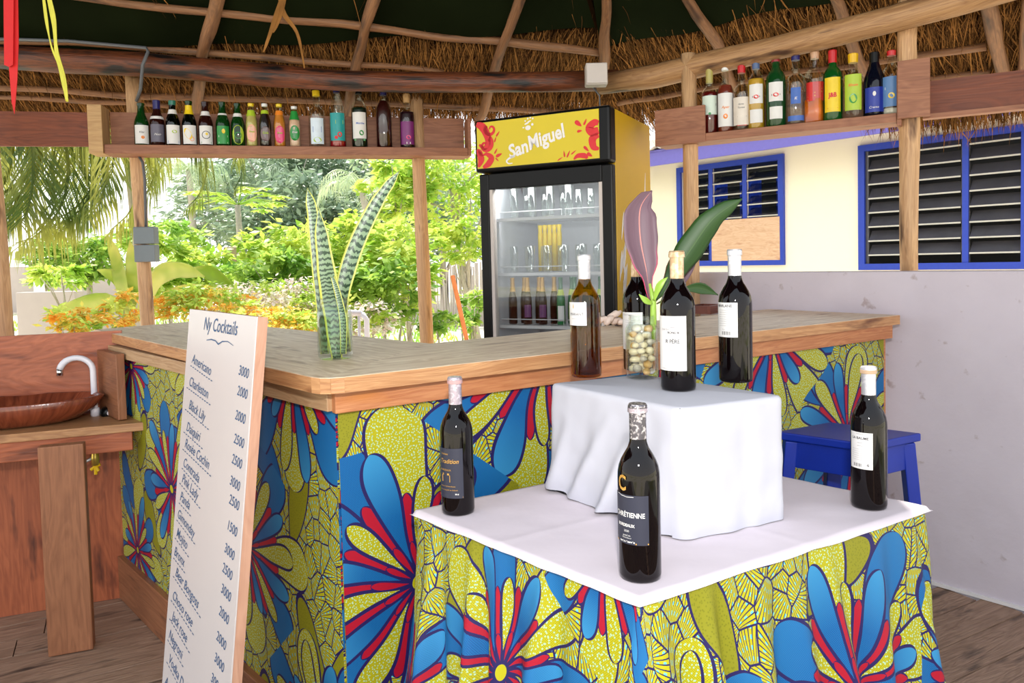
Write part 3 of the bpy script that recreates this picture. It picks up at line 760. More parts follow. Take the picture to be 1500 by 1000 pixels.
# ---- draped box on the table
bF, bL, bR = Vector((.3185, 1.415)), Vector((.083, 1.745)), Vector((.556, 1.522)); bB = bL+bR-bF; BZ = 1.0125
bx = thing('draped_box', 'box under a white cloth, standing on the table with bottles on top', 'pedestal', (.32, 1.62, TZ+.002))
bc = (bF+bB)/2
MB().prism([v2(bc+(p-bc)*.96) for p in (bF, bR, bB, bL)], TZ+.004, BZ-.004).build('box', M['black'], bx)
lp, bt = perim([bF, bR, bB, bL], .022, .005); lp2 = lp+[lp[0]]
sR = (bR-bF).length; sL = (bL-bF).length
vs, uvs = [], []; rows = 34; hh = BZ-TZ-.004
def bfold(s, t):
    v = 0
    for (c, a, wd, sk, t0) in bf:
        d = s-c-sk*t; d = (d+bt/2) % bt-bt/2; v += a*math.exp(-(d/wd)**2)*max(0, t-t0)
    return v
# positions measured round the loop from the front corner; left face runs backwards from bt
bf = [(.0, .020, .030, -.05, .0), (bt-.07, .030, .022, -.12, .05), (bt-.14, .020, .02, -.17, .1), (bt-.22, -.012, .03, -.10, 0), (bt-.28, .024, .018, -.10, .25), (bt-.40, .045, .03, -.03, .2), (.09, .006, .03, .03, .2), (.16, -.004, .02, .02, .1), (.22, .006, .02, -.03, .3)]
n1 = len(lp2)
for j in range(rows+1):
    t = j/rows
    for i, (p, n, s_) in enumerate(lp2):
        ss = bt if i == len(lp) else s_
        if t < .08: dd = -.010*(1-t/.08)**2; z = BZ-.002-.012*(t/.08)**2
        else: dd = 0; z = BZ-.014-(hh-.014)*(t-.08)/.92
        left = 1 if ss > bt-sL else 0
        hem = left*(.004+.004*math.sin((ss-bt)*30))*max(0, t-.9)*10
        q = p+n*(.002+dd+bfold(ss, t)+.003*t+.0025*noise.noise(Vector((p.x*22, p.y*22, t*6))))
        vs.append((q.x, q.y, max(TZ+.004, z+hem)))
fs = [(j*n1+i, (j+1)*n1+i, (j+1)*n1+i+1, j*n1+i+1) for j in range(rows) for i in range(n1-1)]
top = [vs[i] for i in range(n1-1)]; c0 = len(vs); vs.append((bc.x, bc.y, BZ+.0))
fs += [(c0, i, (i+1)) for i in range(n1-1)]
MB().add(vs, fs).build('cloth', M['box_cloth'], bx, smooth=True)

# ================================================================== STOOL
stf, strr, stl = Vector((.985, 2.06)), Vector((1.195, 2.17)), Vector((.79, 2.235)); stb = strr+stl-stf; SZ = .765
st = thing('bar_stool', 'royal blue painted wooden stool between table and bar', 'stool', ((stf.x+stb.x)/2, (stf.y+stb.y)/2, 0))
MB().prism([v2(p) for p in (stf, strr, stb, stl)], SZ-.024, SZ).build('seat', M['blue_paint'], st, bevel=.004)
sc_ = (stf+stb)/2
cs = [sc_+(p-sc_)*.80 for p in (stf, strr, stb, stl)]
for i in range(4):
    a, b_ = cs[i], cs[(i+1) % 4]; MB().board(V3(a, SZ-.065), V3(b_, SZ-.065), .02, .08).build('apron', M['blue_paint'], st, bevel=.002)
    p = cs[i]; q = sc_+(p-sc_)*1.42; MB().board(V3(p, SZ-.026), V3(q, 0.0), .045, .035, up=(V3(p-sc_, 0))).build('leg', M['blue_paint'], st, bevel=.003)
ft = [sc_+(p-sc_)*1.26 for p in cs]
for i in range(4): MB().board(V3(ft[i], .25), V3(ft[(i+1) % 4], .25), .03, .02).build('rung', M['blue_paint'], st)

# ================================================================== SINK CORNER
se = dirv(69.5); sn = Vector((-se.y, se.x, 0)); SP = Vector((-1.56, 2.915, 0))
def sk_(a, b, z): return SP+se*a+sn*b+Z*z
snk = thing('sink_counter', 'narrow wooden wash counter with thick plank leg in the corner', 'wash counter', tuple(sk_(-.5, -.15, 0)))
MB().board(sk_(-1.3, -.145, .732), sk_(.14, -.145, .732), .285, .030).build('counter_top', M['sink_top'], snk, bevel=.002)
MB().board(sk_(-1.3, -.268, .682), sk_(.075, -.268, .682), .022, .068).build('apron', M['red_plank'], snk, bevel=.002)
lb = onz(106, 952, 0)
MB().board((lb.x, lb.y, 0), (lb.x-.0, lb.y+.0, .716), .135, .045, up=sn).build('leg', M['leg_wood'], snk, bevel=.003)
MB().board(sk_(-1.3, .012, .90), sk_(.02, .012, .90), .016, .33).build('splash_board', M['red_ply'], snk, label='reddish plywood splashback')
xs = [-1.3, -1.0, -.72, -.46, -.23, .0]
for a, b_ in zip(xs, xs[1:]):
    c = (a+b_)/2; MB().board(sk_(c, .012, .0), sk_(c, .012, .715), b_-a-.004, .018, up=sn).build('back_plank', M['red_plank'], snk)
fa, fb = V3(fL+nl*.045-dl2*.02, 0), V3(fL+nl*.045-dl2*.27, 0)
MB().board(fa+Z*.872, fb+Z*.872, .03, .245).build('side_board', M['leg_wood'], snk, bevel=.003)
# basin
bcn = sk_(-.315, -.125, .748)
bs = thing('basin', 'shallow oval wash basin turned from dark red wood', 'basin', tuple(bcn), rz=math.atan2(se.y, se.x))
prof = [(.0, 0), (.50, .0), (.68, .012), (.88, .045), (1.0, .088), (.97, .092), (.93, .088), (.82, .05), (.6, .022), (0, .016)]
MB().lathe([(r, z) for r, z in prof], 48, (0, 0, 0), .285, .138).build('bowl', M['basin'], bs, smooth=True, local=True)
# tap
fp = sk_(-.075, -.06, .747)
tp = thing('tap', 'white gooseneck tap with black knob standing behind the wooden basin', 'tap', tuple(fp))
pts = [fp, fp+Z*.05, fp+Z*.14]
for k in range(13):
    a = PI*k/12*.93; pts.append(fp+Z*(.175+.052*math.sin(a))-se*(.056-.056*math.cos(a)))
MB().tube(pts, [.011]*3+[.011]*9+[.012]*4, 14).build('spout', M['white_plastic'], tp, smooth=True)
MB().lathe([(.016, 0), (.016, .03), (.012, .032)], 16, fp).build('collar', M['white_plastic'], tp, smooth=True)
en = pts[-1]; MB().lathe([(.012, -.022), (.012, .002)], 14, en).build('nozzle', M['chrome'], tp, smooth=True)
kn = fp+se*.045-sn*.02+Z*.012; kd = (-sn+se*.5).normalized()
MB().tube([kn-kd*.03, kn-kd*.02, kn-kd*.005, kn+kd*.012, kn+kd*.018], [.012, .022, .025, .022, .014], 12).build('knob', M['black'], tp, smooth=True)
MB().tube([kn+kd*.018, kn+kd*.0205], [.009, .009], 12).build('knob_cap', M['white_plastic'], tp)
# valve and hose under the counter
vp = sk_(-.06, -.20, .60)
vl = thing('shutoff_valve', 'brass valve with yellow handle hanging on a hose below the wash counter', 'valve', tuple(vp))
MB().tube([vp+Z*.10, vp+Z*.05, vp+Z*.02, vp-Z*.01], [.010, .010, .014, .014], 10).build('body', M['brass'], vl, smooth=True)
m = MB()
for a in range(4): m.tube([vp-Z*.015, vp-Z*.018+se*.018*math.cos(a*1.57+.5)+Z*.018*math.sin(a*1.57+.5)], .006, 6)
m.tube([vp-Z*.01, vp-Z*.045], .006, 8); m.build('handle', M['yellow_knob'], vl)
MB().tube([vp+Z*.02, vp-se*.03+Z*.006, vp-se*.06+Z*.022, vp-se*.075+Z*.06, vp-se*.075+Z*.11], .006, 8).build('hose', M['hose'], vl, smooth=True)

# ================================================================== MENU BOARD
a2, b2 = Vector((-.373, 1.436)), Vector((-1.758, 3.137))
ex = -(b2-a2).normalized(); nn = Vector((-.775, -.631)); nn = (nn-ex*nn.dot(ex)).normalized()
top_r = online(376, 464, a2+nn*.03, b2+nn*.03); top_l = online(278, 455, a2+nn*.03, b2+nn*.03)
BW = .49; ex3 = V3(ex, 0); zt = 1.193; lean = Vector((0, 0, zt))-V3(nn, 0)*.134; bh = lean.length; ey3 = lean.normalized(); en3 = ex3.cross(ey3)
foot_r = Vector((top_r.x, top_r.y, zt))-lean
mb_ = thing('menu_board', 'tall white cocktail menu board leaning against the bar', 'menu board', tuple(foot_r-ex3*BW/2))
# slab front face passes through the measured points
O0 = foot_r-ex3*BW
m = MB(); th_ = .024
m.add([O0, O0+ex3*BW, O0+ex3*BW+ey3*bh, O0+ey3*bh]+[p-en3*.003 for p in (O0, O0+ex3*BW, O0+ex3*BW+ey3*bh, O0+ey3*bh)], [(0, 1, 2, 3), (7, 6, 5, 4), (0, 4, 5, 1), (1, 5, 6, 2), (2, 6, 7, 3), (3, 7, 4, 0)])
m.build('face', M['board_white'], mb_)
MB().board(O0+ex3*BW/2-en3*.0145, O0+ex3*BW/2+ey3*bh-en3*.0145, BW-.001, .022, up=en3).build('core', M['board_edge'], mb_)
def onboard(x, y):
    p = onplane(x, y, O0, en3); q = p-O0; return q.dot(ex3), q.dot(ey3)
items = []
def bt_(body, x, y, size, shear=.25, rot=0, al='c'):
    u, v = onboard(x, y); u = max(u, .012+.0112*len(body)*size/.036); items.append(T(body, size, u, v, shear, .0001, 1.0, rot))
bt_('Ny Cocktails', 322, 478, .047)
cu = [onboard(x, y) for x, y in ((303, 498), (310, 497), (316, 499), (320, 504), (326, 500), (334, 500), (342, 506))]
items.append(ribbon2(cu, [.002, .003, .003, .004, .003, .002, .001]))
rnd = random.Random(3)
for t, x, y in (('Americano', 295, 534), ('Charleston', 290, 567), ('Black Lily', 288, 601), ('Daiquiri', 283, 632), ('Rosée Cochin', 288, 664), ('Contrada', 280, 688), ('Pink Lady', 276, 711), ('Panda', 271, 733), ('Gimonday', 268, 762), ('Mojito', 264, 786), ('Bronx', 260, 812), ('Bear Bongoss', 262, 847), ('Choco rose', 256, 877), ('Jack rose', 252, 903), ('Negroni', 247, 929), ('Vodka Daisy', 247, 968), ('Americ', 240, 994)):
    rot = -.10+rnd.uniform(-.03, .03); bt_(t, x, y, .036, .3, rot)
    u, v = onboard(x, y); L = .0098*len(t); u = max(u, .012+.0112*len(t))
    x0 = -L
    while x0 < L:
        items.append(ribbon2([(u+x0, v-.021+x0*rot), (u+x0+.012, v-.0215+x0*rot)], [.0025, .0025])); x0 += .019
for t, x, y in (('3000', 357, 545), ('2000', 355, 575), ('2000', 352, 611), ('2500', 350, 646), ('2500', 347, 676), ('3000', 344, 708), ('2500', 343, 736), ('1500', 340, 774), ('3000', 336, 808), ('2500', 333, 837), ('3000', 331, 868), ('2000', 328, 901), ('2000', 324, 938), ('3000', 321, 970), ('3000', 316, 1000)):
    bt_(t, x, y, .032, .2, -.05)
for it in items:
    on_flat([it], O0, ex3, ey3, en3).build('handwriting' if len(it[0]) > 16 else 'pen_stroke', M['marker'], mb_, label='blue handwriting' if len(it[0]) > 16 else 'blue pen stroke')
# ================================================================== WINE BOTTLES
def facing(x, y): return math.atan2(-y, -x)          # angle from a spot towards the viewer's side
BORD = [(0, .035), (.5, .02), (.86, .0), (.97, .008), (1, .03), (1, .58), (.985, .615), (.93, .65), (.82, .685), (.66, .72), (.50, .752), (.415, .785), (.385, .82), (.37, .985), (.33, 1.0), (0, 1.0)]
BURG = BORD
BEER = [(0, .03), (.9, 0), (1, .02), (1, .50), (.95, .56), (.80, .64), (.60, .72), (.48, .80), (.43, .93), (.43, .98), (0, .98)]
SODA = [(0, .03), (.8, 0), (.95, .03), (.90, .18), (.95, .35), (1, .5), (.9, .62), (.66, .75), (.48, .86), (.42, .97), (0, .97)]
SPIR = [(0, .03), (.92, 0), (1, .02), (1, .60), (.95, .66), (.75, .72), (.5, .76), (.40, .80), (.38, .93), (0, .93)]
SLOPE = [(0, .03), (.92, 0), (1, .02), (1, .52), (.9, .62), (.62, .74), (.42, .84), (.38, .94), (0, .94)]
ROUND = [(0, .03), (.92, 0), (1, .02), (1, .55), (.97, .62), (.82, .67), (.5, .70), (.40, .74), (.38, .94), (0, .94)]
def scaled(p, R, h): return [(r*R, z*h) for r, z in p]
def cyl_patch(c, R, z0, z1, a0, a1, off=.0006, n=20):
    m = MB()
    m.grid(lambda u, v: (c[0]+math.cos(a0+(a1-a0)*u)*(R+off), c[1]+math.sin(a0+(a1-a0)*u)*(R+off), c[2]+z0+(z1-z0)*v), n, 1)
    return m
def wine(label, x, y, z, h, R, mat, foil, band, lab, labcol, items, inkmat=None, extra=None, lip=None, liquid=None):
    t = thing('wine_bottle', label, 'bottle', (x, y, z), group=None); c = (x, y, z)
    MB().lathe(scaled(BORD, R, h), 40, c).build('glass', mat, t, smooth=True)
    fr = .40*R
    MB().lathe([(fr, h*.80), (fr*1.0, h*.955), (fr*1.13, h*.958), (fr*1.13, h*.992), (fr*1.02, h*1.003), (0, h*1.003)], 28, c).build('capsule', foil, t, smooth=False)
    if band: MB().lathe([(fr*1.15, h*.955), (fr*1.17, h*.956), (fr*1.17, h*.980), (fr*1.15, h*.981)], 28, c).build('capsule_band', band, t)
    if liquid: MB().lathe([(0, .006), (R*.93, .008), (R*.93, liquid*h), (0, liquid*h)], 28, c).build('wine', M['amber_liq'], t, smooth=True)
    if lab:
        z0, z1, ac, hw = lab; A = facing(x, y)+ac
        l = cyl_patch(c, R, z0, z1, A-hw, A+hw).build('label', labcol, t, smooth=True)
        for im, its in items:
            for it in its: on_cyl([it], (x, y, z), R, A, .0011).build('label_print', im, l)
    if extra: extra(t, c, R, h)
    return t
bt_g = 'wine bottles on the front table'
# front bottle with navy label
def pxz(x, y, X, Y):   # height of a pixel at plan position
    return atY(x, y, Y).z
pf = onz(938, 843, TZ+.003)
zz = TZ+.0035
def extra_front(t, c, R, h):
    A = facing(c[0], c[1])-R_(33)
    items = [T('C', .036, -.010, .168, 0, .0008, .72)]
    on_cyl(items, c, R, A, .0012).build('gold_initial', M['gold'], t)
wine('dark wine bottle with navy label and gold letter C, nearest on the table', pf.x, pf.y, zz, .298, .0362, M['wine'], M['foil_dark'], M['foil_pink'], (.066, .150, -R_(33), R_(58)), M['navy_label'],
     [(M['paper'], [T('CHRÉTIENNE', .0118, .002, .050+.066, 0, .0002, .80), T('BORDEAUX', .0070, -.004, .032+.066, 0, .0002, .9), T('2020', .005, -.002, .0225+.066), T('grand vin', .004, -.002, .015+.066), T('de bordeaux', .0035, -.002, .011+.066), T('cuvée réservée', .0048, -.002, .0045+.066, 0, .0002), ribbon2([(-.022, .1495), (-.012, .1475), (0, .1465), (.012, .1475)], [.0008]*4)]),
      (M['gold'], [rect2(.014, .0670, .036, .0692), rect2(-.03, .0670, -.022, .0692)])], None, extra_front)
pl_ = onz(671.5, 749, TZ+.003)
wine('dark wine bottle with navy and gold label at the left table corner', pl_.x, pl_.y, zz, .297, .0362, M['wine'], M['foil_pink'], mk('red_band', (190, 150, 150)), (.040, .148, -R_(38), R_(58)), M['navy_label'],
     [(M['gold'], [T('Tradition', .0135, .004, .120, .35, .0001, .9), T('Château', .006, -.006, .136, .3), T('BORDEAUX', .0055, -.004, .101), rect2(-.014, .075, .008, .090), rect2(-.012, .090, -.008, .094), rect2(.001, .090, .006, .094), T('grand vin de bordeaux', .0042, -.0, .066), T('mis en bouteille au château', .0040, .002, .058), rect2(-.034, .0405, .035, .0440)]), (M['paper'], [T('75 cl', .004, .022, .049, 0, .0002)]), (M['navy_label'], [])])
pr = onz(1273, 741, TZ+.003)
wine('dark wine bottle with white back label at the right table corner', pr.x, pr.y, zz, .302, .0362, M['wine'], M['foil_white'], mk('gold_line', (190, 160, 130)), (.088, .166, -R_(28), R_(40)), M['paper'],
     [(M['grey_ink'], [T('DOMAINE', .0035, 0, .1625), T('merlot', .004, 0, .144), T('cabernet', .0035, 0, .1375)]+[T('vin de pays produit et mis en bouteille par', .0022, 0, .130-i*.0045) for i in range(6)]),
      (M['ink'], [T('LA BAUME -', .0078, .002, .1535, 0, .0001)]+[rect2(-.014+i*.0021, .0925, -.014+i*.0021+(.0006 if i % 3 else .0013), .0995) for i in range(9)]+[T('G', .006, .016, .097, 0, .0003)])])
tzb = BZ+.0005
b1 = onz(859, 551, BZ)
wine('amber white wine bottle with small white label, leftmost on the draped box', b1.x, b1.y, tzb, .298, .0375, M['amber'], M['foil_white'], None, (.128, .184, -R_(41), R_(46)), M['paper'],
     [(M['gold'], [disc2(-.004, .1735, .0013, .005), rect2(-.0045, .176, -.0035, .181)]), (M['ink'], [T('MARANT', .0095, .004, .155, 0, .0000, 1.0)]), (M['grey_ink'], [T('SAUVIGNON', .004, .002, .144), T('vin blanc', .003, .002, .137)])], liquid=.60)
b2_ = onz(994, 570, BZ)
def sealx(t, c, R, h): pass
wine('dark wine bottle with tall cream label and gold foil, front of the draped box', b2_.x, b2_.y, tzb, .300, .0375, M['wine'], M['foil_gold'], M['foil_gold'], (.045, .162, -R_(30), R_(58)), M['paper'],
     [(M['grey_ink'], [T('CHÂTEAU LAGRANGE', .006, .006, .133, 0, .0001, .8), rect2(.004, .137, .014, .1385), ring2(.017, .070, .0095, .0105), T('GRAND VIN', .003, .017, .0715), T('2020', .003, .017, .067), ring2(.008, .093, .0045, .0055, 14), T('MIS EN BOUTEILLE', .0035, .004, .054), T('BORDEAUX SUPÉRIEUR', .0035, .0, .0495)]), (M['ink'], [T('R PÈRE', .0115, .008, .1075, 0, .0002, .9), T('ROND B', .0065, .010, .1265, 0, .0002)])])
b3 = onz(1078, 558, BZ)
wine('dark wine bottle with back label and barcode, rightmost on the draped box', b3.x, b3.y, tzb, .301, .0375, M['wine'], M['foil_white'], None, (.104, .182, -R_(36), R_(44)), M['paper'],
     [(M['ink'], [T('MARLANE', .0085, -.002, .1745, 0, .0001)]+[rect2(-.008+i*.0021, .109, -.008+i*.0021+(.0006 if i % 3 else .0014), .117) for i in range(10)]), (M['grey_ink'], [T('produit de france vin rouge', .0030, 0, .165-i*.005) for i in range(8)]+[T('75 cl', .004, -.004, .121)])])
b0 = onz(935, 541, BZ)
wine('dark wine bottle half hidden behind the pebble jar on the draped box', b0.x, b0.y, tzb, .298, .0375, M['wine'], M['foil_gold'], None, (.055, .150, -R_(30), R_(50)), M['paper'], [(M['grey_ink'], [T('CHÂTEAU', .006, -.008, .143)]+[T('vin rouge de bordeaux', .0030, 0, .13-i*.006) for i in range(9)])])

# ================================================================== JARS AND LEAVES
def jar(name, label, c, h, R, glassm, waterz, waterm):
    t = thing(name, label, 'jar', c)
    MB().lathe([(0, .004), (R*.85, 0), (R*.97, .006), (R, .02), (R, h*.74), (R*.96, h*.80), (R*.80, h*.865), (R*.76, h*.88), (R*.80, h*.90), (R*.77, h*.93), (R*.79, h*.95), (R*.76, h*.975), (R*.78, h), (R*.72, h), (R*.70, h*.88), (R*.9, h*.79), (R*.94, h*.7), (R*.94, .02), (0, .010)], 36, c).build('glass', glassm, t, smooth=True)
    if waterz: MB().lathe([(0, .012), (R*.92, .02), (R*.92, waterz), (0, waterz)], 30, c).build('water', waterm, t, smooth=True)
    return t
def leaf_strip(name, pts, ws, mat, parent, curl=.25, thick=.0015, view=Vector((0, -1, 0)), n=24, uvw=True, wavy=0):
    """blade along a polyline (Catmull) with given widths, cupped cross section"""
    P = [Vector(p) for p in pts]
    def cr(t):
        t *= len(P)-1; i = min(int(t), len(P)-2); f = t-i
        p0, p1, p2, p3 = P[max(i-1, 0)], P[i], P[i+1], P[min(i+2, len(P)-1)]
        return .5*((2*p1)+(p2-p0)*f+(2*p0-5*p1+4*p2-p3)*f*f+(3*p1-p0-3*p2+p3)*f**3)
    def wd(t):
        t *= len(ws)-1; i = min(int(t), len(ws)-2); f = t-i; f = f*f*(3-2*f); return ws[i]*(1-f)+ws[i+1]*f
    def surf(u, v):
        p = cr(v); d = (cr(min(v+.01, 1))-cr(max(v-.01, 0))).normalized(); sd = d.cross(view).normalized(); nb = sd.cross(d)
        a = (u-.5)*2; w_ = wd(v)/2
        return p+sd*a*w_+nb*(curl*w_*a*a+wavy*w_*math.sin(v*25)*a*a)
    m = MB(); m.grid(surf, 8, n, lambda u, v: (u, v))
    o = m.build(name, mat, parent, smooth=True)
    s_ = o.modifiers.new('thickness', 'SOLIDIFY'); s_.thickness = thick; s_.offset = 0
    return o
def snake_mat():
    m, nt, b = newmat('banded_leaf'); uv = nt.nodes.new('ShaderNodeUVMap'); sp = nt.nodes.new('ShaderNodeSeparateXYZ'); nt.links.new(uv.outputs[0], sp.inputs[0])
    U, V = X(nt, sp.outputs[0]), X(nt, sp.outputs[1]); mp = node(nt, 'ShaderNodeMapping', {'Scale': (5, 14, 1)}); nt.links.new(uv.outputs[0], mp.inputs[0])
    n = node(nt, 'ShaderNodeTexNoise', {'Scale': 1.0, 'Detail': 2.0}); nt.links.new(mp.outputs[0], n.inputs['Vector'])
    s_ = fn('SINE', V*190.0+X(nt, n.outputs[0])*10.0); k = s_ > .15
    c = mixc(nt, k, lin((128, 152, 118)), lin((44, 68, 46)))
    ed = fn('ABSOLUTE', U-.5) > .40
    nt.links.new(mixc(nt, ed, c, lin((204, 206, 92))), b.inputs['Base Color']); b.inputs['Roughness'].default_value = .35; return m
def cordy_mat(name, c1, c2, edgec, mid):
    m, nt, b = newmat(name); uv = nt.nodes.new('ShaderNodeUVMap'); sp = nt.nodes.new('ShaderNodeSeparateXYZ'); nt.links.new(uv.outputs[0], sp.inputs[0])
    U, V = X(nt, sp.outputs[0]), X(nt, sp.outputs[1]); mp = node(nt, 'ShaderNodeMapping', {'Scale': (14, 1.5, 1)}); nt.links.new(uv.outputs[0], mp.inputs[0])
    n = node(nt, 'ShaderNodeTexNoise', {'Scale': 1.0, 'Detail': 3.0}); nt.links.new(mp.outputs[0], n.inputs['Vector'])
    c = mixc(nt, n.outputs[0], lin(c1), lin(c2)); au = fn('ABSOLUTE', U-.5)
    c = mixc(nt, au < .018, c, lin(mid)); lowf = fn('MINIMUM', fn('MAXIMUM', (.45-V)*3.0, 0.0), 1.0)
    c = mixc(nt, (au > .45)*lowf, c, lin(edgec))
    nt.links.new(c, b.inputs['Base Color']); b.inputs['Roughness'].default_value = .5; return m
M['snake'] = snake_mat(); M['cordy'] = cordy_mat('purple_leaf', (84, 58, 70), (112, 84, 96), (220, 60, 110), (190, 120, 110))
M['cordy_g'] = cordy_mat('dark_green_leaf', (30, 58, 20), (48, 82, 30), (120, 60, 70), (60, 90, 40)); M['stemg'] = plain('light_green_stem', (150, 186, 70), .4, var=.2, scale=20)
j1 = onz(492, 525, CZ1); jc = (j1.x, j1.y, CZ1+.0004)
JY = j1.y
sj = jar('leaf_jar', 'clear glass jar of water holding long banded leaves on the counter', jc, .160, .0455, M['glass_jar'], .115, M['water'])
def A3(x, y, dy=0): return atY(x, y, JY+dy)
spt = thing('snake_plant_cutting', 'three tall banded green leaves with yellow edges in the counter jar', 'plant', (jc[0], jc[1], jc[2]+.012))
leaf_strip('leaf', [A3(494, 524, .0), A3(487, 450, .0), A3(478, 390, -.01), A3(466, 303, -.02)], [.028, .044, .054, .050, .038, .001], M['snake'], spt)
leaf_strip('leaf', [A3(508, 515, .02), A3(500, 445, .02), A3(518, 370, .03), A3(552, 298, .04), A3(586, 249, .05)], [.024, .032, .040, .046, .044, .038, .028, .001], M['snake'], spt)
leaf_strip('leaf', [A3(476, 518, .03), A3(470, 440, .03), A3(463, 360, .03), A3(458, 310, .03), A3(450, 275, .03)], [.022, .028, .032, .032, .028, .001], M['snake'], spt)
leaf_strip('leaf', [A3(503, 518, -.02), A3(503, 470, -.02), A3(495, 430, -.02), A3(487, 405, -.02)], [.016, .020, .016, .010], M['snake'], spt)
j2 = onz(941, 553, BZ); pc = (j2.x, j2.y, BZ+.0006)
pj = jar('pebble_jar', 'glass jar filled with white pebbles and water on the draped box', pc, .150, .0395, M['glass_jar'], .108, M['water2'])
rnd = random.Random(11); placed = []
for k in range(9000):
    if len(placed) >= 44: break
    r = rnd.uniform(.0085, .0145); a = rnd.uniform(0, 2*PI); q = math.sqrt(rnd.random())*(.0355-r*1.05); z = .006+r+rnd.random()**1.0*.100
    p = Vector((pc[0]+math.cos(a)*q, pc[1]+math.sin(a)*q, pc[2]+z))
    if all((p-o).length > (r+s)*.80 for o, s in placed):
        placed.append((p, r)); m = MB(); sc = Vector((rnd.uniform(.95, 1.3), rnd.uniform(.75, 1), rnd.uniform(.65, .9)))
        rot = Matrix.Rotation(rnd.uniform(0, 6), 3, 'Z') @ Matrix.Rotation(rnd.uniform(-.7, .7), 3, 'X')
        nu, nv = 12, 7
        vs = []
        for j in range(nv+1):
            for i in range(nu):
                th, ph = 2*PI*i/nu, PI*j/nv; d = Vector((math.sin(ph)*math.cos(th)*sc.x, math.sin(ph)*math.sin(th)*sc.y, math.cos(ph)*sc.z))
                d = rot @ d; d *= r*(1+.14*noise.noise(d*1.3+p*90))
                q_ = p+d; rad = Vector((q_.x-pc[0], q_.y-pc[1])); 
                if rad.length > .0365: rad = rad.normalized()*.0365; q_ = Vector((pc[0]+rad.x, pc[1]+rad.y, q_.z))
                vs.append(q_)
        fs = [(j*nu+i, j*nu+(i+1) % nu, (j+1)*nu+(i+1) % nu, (j+1)*nu+i)[::-1] for j in range(nv) for i in range(nu)]
        ob = m.add(vs, fs).build('pebble', M[rnd.choice(['pebble', 'pebble', 'pebble', 'pebble_tan', 'pebble_grey'])], None, smooth=True)
        tag(ob, 'smooth white and tan pebble inside the glass jar', 'pebble', 'pebbles in the glass jar')
PYY = j2.y
def B3(x, y, dy=0): return atY(x, y, PYY+dy)
cp = thing('cordyline_cutting', 'plant cutting with purple leaf and dark green leaf in the pebble jar', 'plant', (pc[0], pc[1], pc[2]+.06))
MB().tube([B3(957, 500, .0), B3(957, 470, 0), B3(957, 440, 0), B3(952, 415, 0)], [.005, .008, .007, .004], 8).build('stem', M['stemg'], cp, smooth=True)
leaf_strip('leaf', [B3(952, 440, 0), B3(947, 398, 0), B3(938, 350, .01), B3(938, 305, .02), B3(955, 279, .03)], [.006, .020, .062, .080, .078, .040, .002], M['cordy'], cp, curl=.35, label=None) if False else leaf_strip('leaf', [B3(952, 440, 0), B3(947, 398, 0), B3(938, 350, .01), B3(938, 305, .02), B3(955, 279, .03)], [.006, .020, .062, .080, .078, .040, .002], M['cordy'], cp, curl=.35)
leaf_strip('leaf', [B3(960, 440, .02), B3(985, 405, .03), B3(1012, 365, .03), B3(1045, 320, .02), B3(1087, 291, .02)], [.006, .026, .054, .068, .060, .040, .002], M['cordy_g'], cp, curl=-.35)
leaf_strip('leaf', [B3(958, 436, .03), B3(975, 420, .04), B3(1000, 402, .06), B3(1022, 355, .07)], [.004, .022, .036, .034, .004], M['cordy'], cp, curl=.2)
leaf_strip('leaf', [B3(958, 440, -.01), B3(966, 418, -.02), B3(978, 406, -.02)], [.006, .016, .002], M['stemg'], cp, n=10)
leaf_strip('leaf', [B3(955, 445, -.01), B3(946, 440, -.02), B3(936, 431, -.02)], [.006, .014, .002], M['stemg'], cp, n=10)
leaf_strip('leaf', [B3(962, 445, .01), B3(1000, 425, .05), B3(1026, 422, .06), B3(1052, 432, .07)], [.003, .012, .028, .002], M['cordy_g'], cp, n=14)

# small things on the bar
cb_ = onz(893, 480, CZ1)
rnd = random.Random(4)
for i, (x, y, L, a) in enumerate([(884, 468, .06, .6), (900, 462, .07, .9), (905, 474, .05, .3), (893, 478, .05, 1.1), (913, 480, .04, .2), (880, 480, .04, .9)]):
    p = atY(x, y, cb_.y+.02*(i % 3)); p.z = max(p.z, CZ1+.012); d = Vector((math.cos(a), .3, math.sin(a)*.6)).normalized()
    pts = [p-d*L/2+Vector((0, 0, .006*math.sin(k))) + d*L*k/5 for k in range(6)]
    zmin = min(q.z for q in pts)
    if zmin < CZ1+.012: pts = [q+Z*(CZ1+.012-zmin) for q in pts]
    o = MB().tube(pts, [.006, .012, .010, .013, .009, .005], 9, jit=.5, seed=i+40).build('coral_piece', M['coral'], None, smooth=True)
    tag(o, ['longest pale coral piece at the left of the heap', 'large pale coral piece lying topmost in the heap', 'flat pale coral piece in the middle of the heap', 'upright pale coral piece at the back of the heap', 'short pale coral piece at the right end of the heap', 'small pale coral piece low at the left'][i]+' on the bar', 'coral', 'dried coral pieces on the bar')
p = onz(906, 478, CZ1)
o = MB().lathe([(0, 0), (.012, .002), (.02, .012), (.018, .024), (.008, .032), (0, .034)], 14, (p.x, p.y+.01, CZ1+.0005)).build('sea_shell', M['shell_dark'], None, smooth=True); tag(o, 'small dark glossy shell among the pale coral on the bar', 'shell')
p = onz(1034, 458, CZ1)
tr = thing('wooden_tray', 'dark red wooden tray lying on the bar behind the bottles', 'tray', (p.x, p.y, CZ1+.0005))
MB().box((p.x, p.y, CZ1+.005), (.15, .10, .008), rz=.9).build('base', M['brown_box'], tr)
